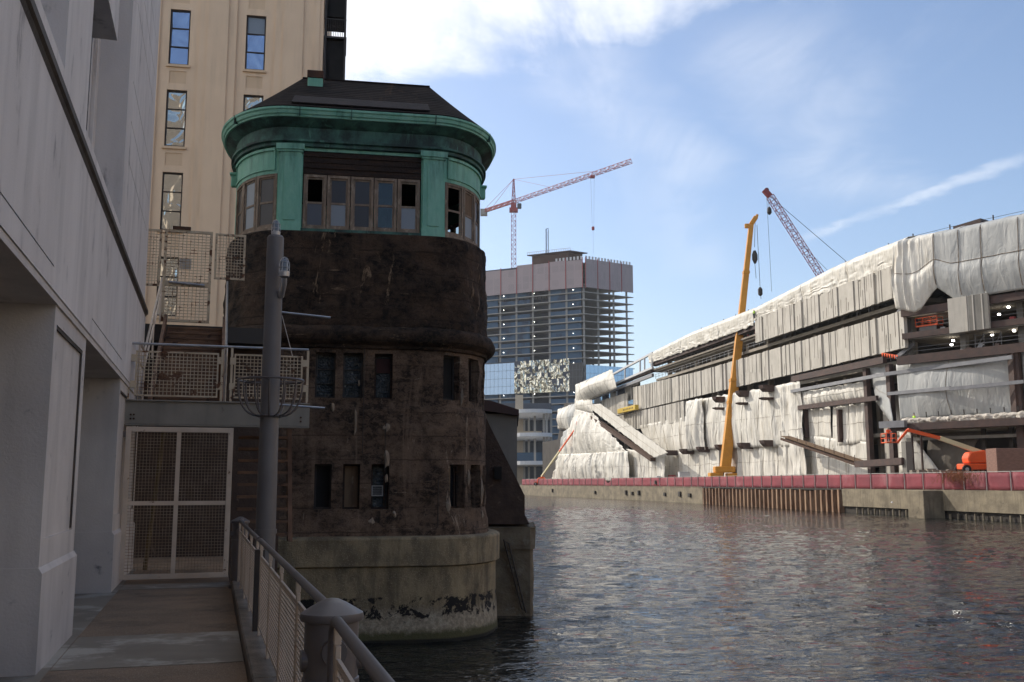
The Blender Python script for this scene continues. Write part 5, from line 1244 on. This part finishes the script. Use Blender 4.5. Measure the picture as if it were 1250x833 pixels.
# far end: truss stair, dark floors, rolled tarps, ramp
m = MB(); t0, t1, b0, b1 = Z(741, 461, .6), Z(797, 431, .6), Z(741, 473, .6), Z(797, 449, .6)
m.bar((t0[0], .6, t0[1]), (t1[0], .6, t1[1]), .5); m.bar((b0[0], .6, b0[1]), (b1[0], .6, b1[1]), .5)
for px in (765, 783, 788, 796): 
    f = (px - 741) / 56; m.bar((t0[0] + (t1[0] - t0[0]) * f, .6, t0[1] + (t1[1] - t0[1]) * f), (b0[0] + (b1[0] - b0[0]) * f, .6, b0[1] + (b1[1] - b0[1]) * f), .35)
m.build('roof_truss', 'far_white', wb)
pxbar((722, 487), (797, 458), .6, .8, .6, 'pipe_grey', 'roof_truss')
pxbar((736, 476), (797, 452), -.2, .9, 1, 'primer', 'edge_beam')
for i, px in enumerate((728, 738, 748, 757, 766, 775)):
    a, z = Z(px, 489 - (px - 728) * .35, -.6); MB().box(a - 3.4, a + 2.6, -1.0, -.6, z - 3.0, z + 1.6).build('infill_panel', ('rib_panel', 'far_core', 'rib_panel', 'far_core', 'rib_panel', 'core_dark')[i], wb)
wrap([(703, 470), (748, 451), (754, 474), (704, 497)], 3.2, 71, .22, 'tarp', .5, .03, 2.4)
wrap([(703, 487), (724, 483), (726, 505), (703, 506)], 3.0, 73, .35, 'tarp', .3, .06, 1.2)
wrap([(682, 500), (697, 495), (697, 526), (682, 524)], 2.0, 75, .3, 'tarp', .3, .06, 2.0)
wrap([(695, 495), (706, 492), (706, 524), (697, 528)], 2.8, 77, .4, 'tarp_shaded', .3, .06, 1.6)
wrap([(705, 500), (726, 505), (768, 553), (683, 557)], 5.5, 79, .5, 'tarp', .42, .04, 1.5)
wrap([(690, 528), (708, 515), (712, 556), (681, 560)], 4.6, 81, .6, 'tarp_shaded', .2, .08, .8)
wrap([(683, 555), (768, 551), (770, 588), (675, 588)], 6.0, 83, .5, 'tarp', .5, .03, .9)
wrap([(766, 548), (812, 556), (814, 588), (769, 588)], 4.2, 85, .5, 'tarp', .3, .05)
wrap([(716, 495), (733, 493), (816, 553), (799, 559)], 6.4, 87, .08, 'tarp', .3, .05)
(a0, z0), (a1, z1) = Z(722, 507, 5.8), Z(796, 558, 5.8)
MB().bar((a0, 5.6, z0 - .6), (a1, 5.6, z1 - .6), 1.2, .8).build('ramp_beam', 'rust', wb)
MB().box(190, 250, -20, 3.8, 3.1, 18).prism([(186, 3.1), (262, 3.1), (240, 14), (226, 30), (186, 26)], -20, 1.6).build('end_block', 'core_dark', wb)
m = MB(); a0, _ = Z(772, 586, 3.6); a1, _ = Z(690, 586, 3.6); m.box(a0, a1 - 10, -2, 3.6, 3.1, Z(740, 553, 3.6)[1]); m.build('end_block', 'core_dark', wb)
# suspended work platform
a0, z0 = Z(778, 500.5, 1.6); a1, z1 = Z(756, 494, 1.6); z1 = z0 + 1.3
ys = thing('work_platform', 'small yellow suspended work platform hanging on the ribbed panels of the wrapped building', 'work platform', W, ((a0 + a1) / 2, 1.6, z0))
MB().box(a0, a1, 1.2, 2.2, z0, z1).build('deck_box', 'yellow', ys, bevel=.08)
m = MB(); 
for i, w_c in enumerate((.5, .35, .5, .45, .3, .5, .5)): x = a0 + (a1 - a0) * (.12 + .082 * i); m.box(x, x + w_c * 1.2, 2.21, 2.23, z0 + .45, z1 - .4)
m.build('lettering', 'dark_steel', ys)

# ------------------------------------------------------------------ cranes and lifts on the far bank
msg = to_w(MB().box(-60, -1.2, -9, 9.0, 3.11, 5.03)); msg.build('raised_ground', 'rubble', fr=W, kind='structure')
YM = 193
cx, _, cz = at(884, 581, YM)
oc = thing('mobile_crane', 'orange mobile crane with a tall telescopic boom on the far quay', 'crane', WORLD, (cx, YM, 3.1))
m = MB(); m.box(cx - 3.0, cx + 3.3, YM - 1.4, YM + 1.4, 3.9, 5.0); m.box(cx - 2.9, cx - .4, YM - 1.3, YM + 1.3, 5.0, 5.9); m.box(cx + .4, cx + 2.6, YM - 1.2, YM + 1.2, 5.0, 5.8); m.build('carrier', 'ochre', oc, bevel=.12)
m = MB(); m.box(cx - 1.9, cx + 2.0, YM - 1.2, YM + 1.2, 5.9, 7.1); m.build('superstructure', 'ochre', oc, bevel=.15)
for dx in (-2.4, -1.0, 1.0, 2.4): MB().tube([(cx + dx, YM - 1.45, 3.75), (cx + dx, YM - 1.0, 3.75)], .62, 16).build('wheel', 'tyre', oc, smooth=True)
P0 = Vector(at(885, 574, YM)); P1 = Vector(at(917, 274, YM - 2)); m = MB()
segs = ((0, .36, 1.85, 1.6), (.36, .60, 1.45, 1.3), (.60, .80, 1.2, 1.08), (.80, 1.0, 1.0, .85))
for f0, f1, w0, w1 in segs:
    p, q = P0.lerp(P1, f0), P0.lerp(P1, f1); st = len(m.v)
    for e, w_c in ((p, w0), (q, w1)):
        for sx, sy in ((-.5, -.5), (.5, -.5), (.5, .5), (-.5, .5)): m.v.append((e.x + sx * w_c, e.y + sy * w_c, e.z))
    m.f += [tuple(st + i for i in f) for f in ((3, 2, 1, 0), (4, 5, 6, 7), (0, 1, 5, 4), (1, 2, 6, 5), (2, 3, 7, 6), (3, 0, 4, 7))]
m.build('boom_section', 'ochre', oc)
for f, w_c in ((.36, 1.85), (.60, 1.5), (.80, 1.25), (.27, 1.85)):
    p = P0.lerp(P1, f); MB().box(p.x - w_c / 2, p.x + w_c / 2, p.y - w_c / 2, p.y + w_c / 2, p.z - .3, p.z + .3).build('boom_collar', 'ochre', oc, bevel=.05)
m = MB()
for f in (.12, .18, .24): p = P0.lerp(P1, f); m.box(p.x - .3, p.x + 1.5, p.y - .9, p.y - .3, p.z - .5, p.z + .5)
m.build('hose_box', 'ochre', oc)
hd = P1; m = MB(); m.bar(hd, hd + Vector((1.0, 0, 1.5)), .9, .9); m.box(hd.x - 1.3, hd.x - .3, hd.y - .3, hd.y + .3, hd.z - .8, hd.z + .1); m.bar(hd + Vector((.9, 0, 1.0)), hd + Vector((1.3, 0, 2.0)), .5); m.build('boom_head', 'ochre', oc, bevel=.1)
Yh = hd.y; pb = [Vector(at(*p, Yh)) for p in ((921, 282), (921, 302), (921.5, 322), (923, 340))]
m = MB(); m.bar(hd + Vector((.8, 0, .6)), pb[1], .08); m.bar(pb[2], pb[3], .07); q = [Vector(at(*p, Yh)) for p in ((924, 275), (928, 354), (929, 365))]; m.bar(q[0], q[1], .08); m.bar(q[1], q[2], .08); m.build('hoist_rope', 'dark_steel', oc)
m = MB(); m.lathe((pb[1].x, Yh, pb[2].z), [(.2, 0), (.55, .8), (.55, 1.8), (.25, 2.6)], 10); m.build('hook_block', 'dark_steel', oc); m = MB(); m.lathe((q[1].x, Yh, q[1].z - 1.2), [(.2, 0), (.45, .3), (.45, 1.3), (.2, 1.7)], 10); m.build('hook_block', 'dark_steel', oc)
# red lattice boom
YR = 178; r0, r1 = Vector(at(1012, 352, YR)), Vector(at(940, 240, YR))
rc = thing('lattice_crane', 'dark red lattice boom crane standing behind the roof of the wrapped building', 'crane', WORLD, (r0.x + 12, YR, 3.1))
ext = r0 + (r0 - r1) * 1.15; lattice(ext, r1, 1.15, 46, .06).build('boom', 'boom_red', rc)
m = MB(); m.bar(r1, r1 + (r1 - r0).normalized() * 1.1 + Vector((-.5, 0, .3)), .9); m.build('boom_head', 'boom_red', rc); e = Vector(at(935.5, 232.5, YR)); MB().tube([e + Vector((0, -.3, 0)), e + Vector((0, .3, 0))], .42, 12).build('sheave', 'dark_steel', rc)
m = MB(); s1 = Vector(at(1036, 322, YR)); m.bar(r1, s1 + (s1 - r1) * 1.2, .07); m.bar(r1.lerp(r0, .5), Vector(at(1010, 330, YR)), .05)
hk = Vector(at(939, 254, YR)); m.bar(r1 + Vector((-.4, 0, 0)), hk, .06); m.bar(e, Vector(at(942, 356, YR)), .05); m.build('pendant_rope', 'dark_steel', rc)
MB().lathe((hk.x, YR, hk.z - 1.3), [(.15, 0), (.45, .4), (.4, 1.1), (.15, 1.5)], 10).build('hook_block', 'dark_steel', rc)
MB().box(ext.x - 4, ext.x + 6, YR - 3, YR + 3, 3.1, 8).build('crane_house', 'boom_red', rc, bevel=.3)

def boom_lift(label, Y, s, base_px, pts, basket_px, z=3.12):
    bx, _, bz = at(*base_px, Y)
    t = thing('boom_lift', label, 'boom lift', WORLD, (bx, Y, z))
    MB().box(bx - 1.7 * s, bx + 1.7 * s, Y - 1.0, Y + 1.0, z + .45, z + 1.15).build('chassis', 'lift_orange', t, bevel=.1)
    m = MB(); m.prism([(bx - 1.0, z + 1.2), (bx + 1.5, z + 1.2), (bx + 1.55, z + 2.1), (bx + 1.0, z + 2.75), (bx - .7, z + 2.5), (bx - 1.1, z + 1.9)], Y - .9, Y + .9); m.build('turntable', 'lift_orange', t, bevel=.12)
    for dx in (-1.4, 1.4):
        for dy in (-1.15, .95):
            w = MB().tube([(bx + dx * s, Y + dy, z + .5), (bx + dx * s, Y + dy + .25, z + .5)], .5, 18).build('wheel', 'tyre', t, smooth=True); MB().tube([(bx + dx * s, Y + dy - .02, z + .5), (bx + dx * s, Y + dy + .1, z + .5)], .22, 12).build('rim', 'rim', w)
    P = [Vector(at(p[0], p[1], p[2] if len(p) > 2 else Y)) for p in pts]
    m = MB(); m.bar(P[0], P[1], .45, .5); m.build('lower_boom', 'lift_cream', t); MB().bar(P[1], P[2], .36, .4).build('upper_boom', 'lift_orange', t)
    if len(P) > 3: MB().bar(P[2], P[3], .25, .25).build('jib_arm', 'lift_orange', t)
    k = Vector(at(basket_px[0], basket_px[1], basket_px[2] if len(basket_px) > 2 else Y)); Y = k.y; m = MB(); m.box(k.x - .55, k.x + .55, Y - .9, Y + .9, k.z, k.z + .12)
    for h in (.55, 1.1):
        for dy in (-.9, .9): m.bar((k.x - .55, Y + dy, k.z + h), (k.x + .55, Y + dy, k.z + h), .07)
        for dx in (-.55, .55): m.bar((k.x + dx, Y - .9, k.z + h), (k.x + dx, Y + .9, k.z + h), .07)
    for dx in (-.55, 0, .55):
        for dy in (-.9, .9): m.bar((k.x + dx, Y + dy, k.z), (k.x + dx, Y + dy, k.z + 1.1), .06)
    m.build('basket', 'lift_orange', t); return k
kb = boom_lift('orange and cream boom lift reaching towards the steel columns behind the red fence', 118, 1, (1190, 576), [(1205, 555), (1147, 535), (1108, 525), (1095, 541)], (1085, 541), 5.05)
boom_lift('distant boom lift with a long straight arm reaching the tarpaulins at the far end', 318, 1.2, (660, 585), [(661, 582), (683, 551, 303), (705, 520, 289)], (706, 520, 289))

# ------------------------------------------------------------------ people
def person(x, y, z, label, jacket='hivis', arms='down', yaw=0):
    t = thing('person', label, 'person', Fr(x, y, yaw), (0, 0, z))
    def skin(name, V, E_, R, mat, parent):
        me = bpy.data.meshes.new(name); me.from_pydata(V, E_, []); o = bpy.data.objects.new(name, me); COL.objects.link(o); me.materials.append(M[mat])
        o.modifiers.new('k', 'SKIN'); me.skin_vertices.new() if not me.skin_vertices else None
        for i, r in enumerate(R): me.skin_vertices[0].data[i].radius = (r, r)
        me.skin_vertices[0].data[0].use_root = True; sd = o.modifiers.new('d', 'SUBSURF'); sd.levels = sd.render_levels = 1; o.parent = parent; return o
    if arms == 'down': H = [(-.27, .02, 1.12), (-.26, -.10, .86), (.27, .02, 1.12), (.26, -.10, .86)]
    else: H = [(-.28, -.10, 1.15), (-.16, -.36, 1.12), (.28, -.10, 1.15), (.16, -.36, 1.18)]
    V = [(0, 0, .95), (0, 0, 1.2), (0, 0, 1.42), (0, 0, 1.52), (0, -.01, 1.62), (0, -.01, 1.70), (-.19, 0, 1.40), H[0], H[1], (.19, 0, 1.40), H[2], H[3], (-.10, 0, .90), (-.11, -.03, .48), (-.11, .02, .08), (-.11, -.14, .04), (.10, 0, .90), (.12, .03, .48), (.12, .06, .08), (.12, -.10, .04)]
    E_ = [(0, 1), (1, 2), (2, 3), (3, 4), (4, 5), (2, 6), (6, 7), (7, 8), (2, 9), (9, 10), (10, 11), (0, 12), (12, 13), (13, 14), (14, 15), (0, 16), (16, 17), (17, 18), (18, 19)]
    R = [.14, .13, .14, .055, .10, .09, .07, .045, .035, .07, .045, .035, .095, .06, .045, .04, .095, .06, .045, .04]
    skin('body', V, E_, R, 'skin', t)
    skin('jacket', [V[0], V[1], V[2], V[6], V[7], H[1] if arms == 'down' else V[8], V[9], V[10], V[11]], [(0, 1), (1, 2), (2, 3), (3, 4), (4, 5), (2, 6), (6, 7), (7, 8)], [.165, .16, .165, .095, .07, .05, .095, .07, .05], jacket, t)
    skin('trousers', [V[0], V[12], V[13], V[14], V[16], V[17], V[18]], [(0, 1), (1, 2), (2, 3), (0, 4), (4, 5), (5, 6)], [.155, .115, .085, .07, .115, .085, .07], 'denim', t)
    MB().lathe((0, -.01, 1.66), [(.15, 0), (.125, .02), (.12, .07), (.085, .13), (.02, .16)], 12).build('hard_hat', 'helmet_white', t)
    return t
def worker(px, py, y, label, **k):              # head height over the floor edge gives the feet
    a, y_, z = ZZ(px, py, y); X_, Y_, _ = W.w(a, y_); return person(X_, Y_, z - 1.75, label, **k)
worker(1027, 433.5, -.2, 'worker in a lime green safety jacket standing at the floor edge below the ribbed panels', yaw=-80)
worker(1057, 426, -.2, 'worker in a dark ochre jacket at the floor edge beside the red flags', jacket='timber', yaw=-80)
worker(1118, 382.5, -1.6, 'worker in a lime green jacket standing on the red scissor lift', arms='fwd', yaw=-60)
worker(920, 378, .9, 'worker in a lime green jacket above the upper ribbed panels, near the orange boom', yaw=-80)
worker(1115.5, 505, 1.6, 'worker in a lime green jacket at the left end of the white topped canopy', yaw=-80)
person(kb.x, 118, kb.z + .12, 'worker in an orange jacket riding in the basket of the boom lift', jacket='lift_orange', arms='fwd')
for i in range(5): 
    px = (1153, 1157.5, 1177.5, 1193, 1145)[i]
# scissor lift on the open floor
sl_ = thing('scissor_lift', 'small red scissor lift parked on the open floor beside the white panel', 'scissor lift', W2, (-2.2, -1.6, 24.3))
a, z = -2.2, 25.0; MB().box(a - 1.3, a + 1.3, -2.2, -1.0, z - .7, z + .1).build('chassis', 'steel_grey', sl_, bevel=.05)
m = MB(); m.box(a - 1.5, a + 1.7, -2.3, -.9, z + .1, z + .3)
for h in (.8, 1.3):
    for y in (-2.3, -.9): m.bar((a - 1.5, y, z + h), (a + 1.7, y, z + h), .08)
for x in (-1.5, -.5, .6, 1.7):
    for y in (-2.3, -.9): m.bar((a + x, y, z + .3), (a + x, y, z + 1.3), .07)
m.build('platform', 'lift_orange', sl_)
# red flags line
a0, z0 = Z(1077, 431, .6); a1, z1 = Z(1095, 434, .6)
m = MB()
for i in range(7): f = i / 6; a = a0 + (a1 - a0) * f; z = z0 + (z1 - z0) * f; m.prism([(a - .22, z), (a + .22, z), (a, z - .6)], .6, .63)
m.bar((a0, .6, z0), (a1, .6, z1), .05); m.build('flag_line', 'lift_orange', fr=W, base=(a0, .6, z0), label='string of small red flags along the floor edge above the dark steel beam', cat='flags')
# things standing on the far quay
xq, yq, _ = at(1240, 575, 110); MB().box(xq - 2.0, xq + 6.5, 110, 112.5, 3.1, 7.75).build('brick_stack', 'brick_pile', base=(xq, 107, 3.1), label='brown block of stacked bricks behind the red fence at the right edge', cat='brick stack', bevel=.04)
xq, yq, _ = at(835, 580, 211); MB().box(xq - 1.1, xq + 1.1, 210, 212, 3.1, 6.1).box(xq - 1.15, xq + 1.15, 209.95, 212.05, 6.1, 6.25).build('site_cabin', 'far_white', base=(xq, 211, 3.1), label='small white box cabin behind the red fence left of the orange crane', cat='cabin', bevel=.05)
xq, yq, _ = at(813, 580, 224); t = thing('site_truck', 'small red and white work vehicle behind the fence, left of the white cabin', 'truck', WORLD, (xq, 224, 3.1))
MB().box(xq - 2.6, xq + .4, 223, 225, 3.7, 4.5).build('flatbed', 'dark_steel', t, bevel=.05); MB().prism([(xq + .5, 3.7), (xq + 2.6, 3.7), (xq + 2.6, 4.9), (xq + 1.9, 5.7), (xq + .5, 5.7)], 223, 225).build('cab', 'crane_red', t, bevel=.06)
for dx in (-1.8, 1.7): MB().tube([(xq + dx, 222.9, 3.6), (xq + dx, 223.2, 3.6)], .5, 14).build('wheel', 'tyre', t)
m = MB(); m.box(xq - 2.2, xq - 1.2, 223.2, 224.6, 4.5, 5.5); m.box(xq - .9, xq - .1, 223.4, 224.4, 4.5, 5.2); m.build('load', 'far_white', t)
random.seed(11)
# rubble heap on the quay and the dry bush hanging over the fence
m = MB()
for i in range(60):
    px = random.uniform(1112, 1180); Yr = 124 - (px - 1112) * .09 + random.uniform(0, 2.5); x, _, _ = at(px, 575, Yr); s_ = random.uniform(.12, .4); m.box(x - s_ * 1.5, x + s_ * 1.5, Yr - s_, Yr + s_, 3.1, 4.6 + random.uniform(.5, 2.1) * s_ + .5 * (1 - abs(px - 1145) / 45))
m.build('rubble_heap', 'rubble', base=(at(1145, 575, 121)[0], 121, 3.1), label='low heap of broken rubble behind the fence, left of the boom lift', cat='rubble heap', kind='stuff')
bs = MB(); bxx, byy = QP(uY(112.5), .25)
for i in range(260):
    p = Vector((bxx + random.gauss(0, .7), byy + random.gauss(0, 2.0), 5.4 - abs(random.gauss(0, .5)))); q = p
    for k in range(3):
        r = q + Vector((random.gauss(0, .12) - .03, random.gauss(0, .22), -random.uniform(.05, .45))); bs.bar(q, r, .03 - .006 * k); q = r
bs.build('dry_bush', 'dry_bush', base=(bxx, byy, 3.1), label='dry reddish-brown bush trailing over the red fence above the concrete block', cat='bush')
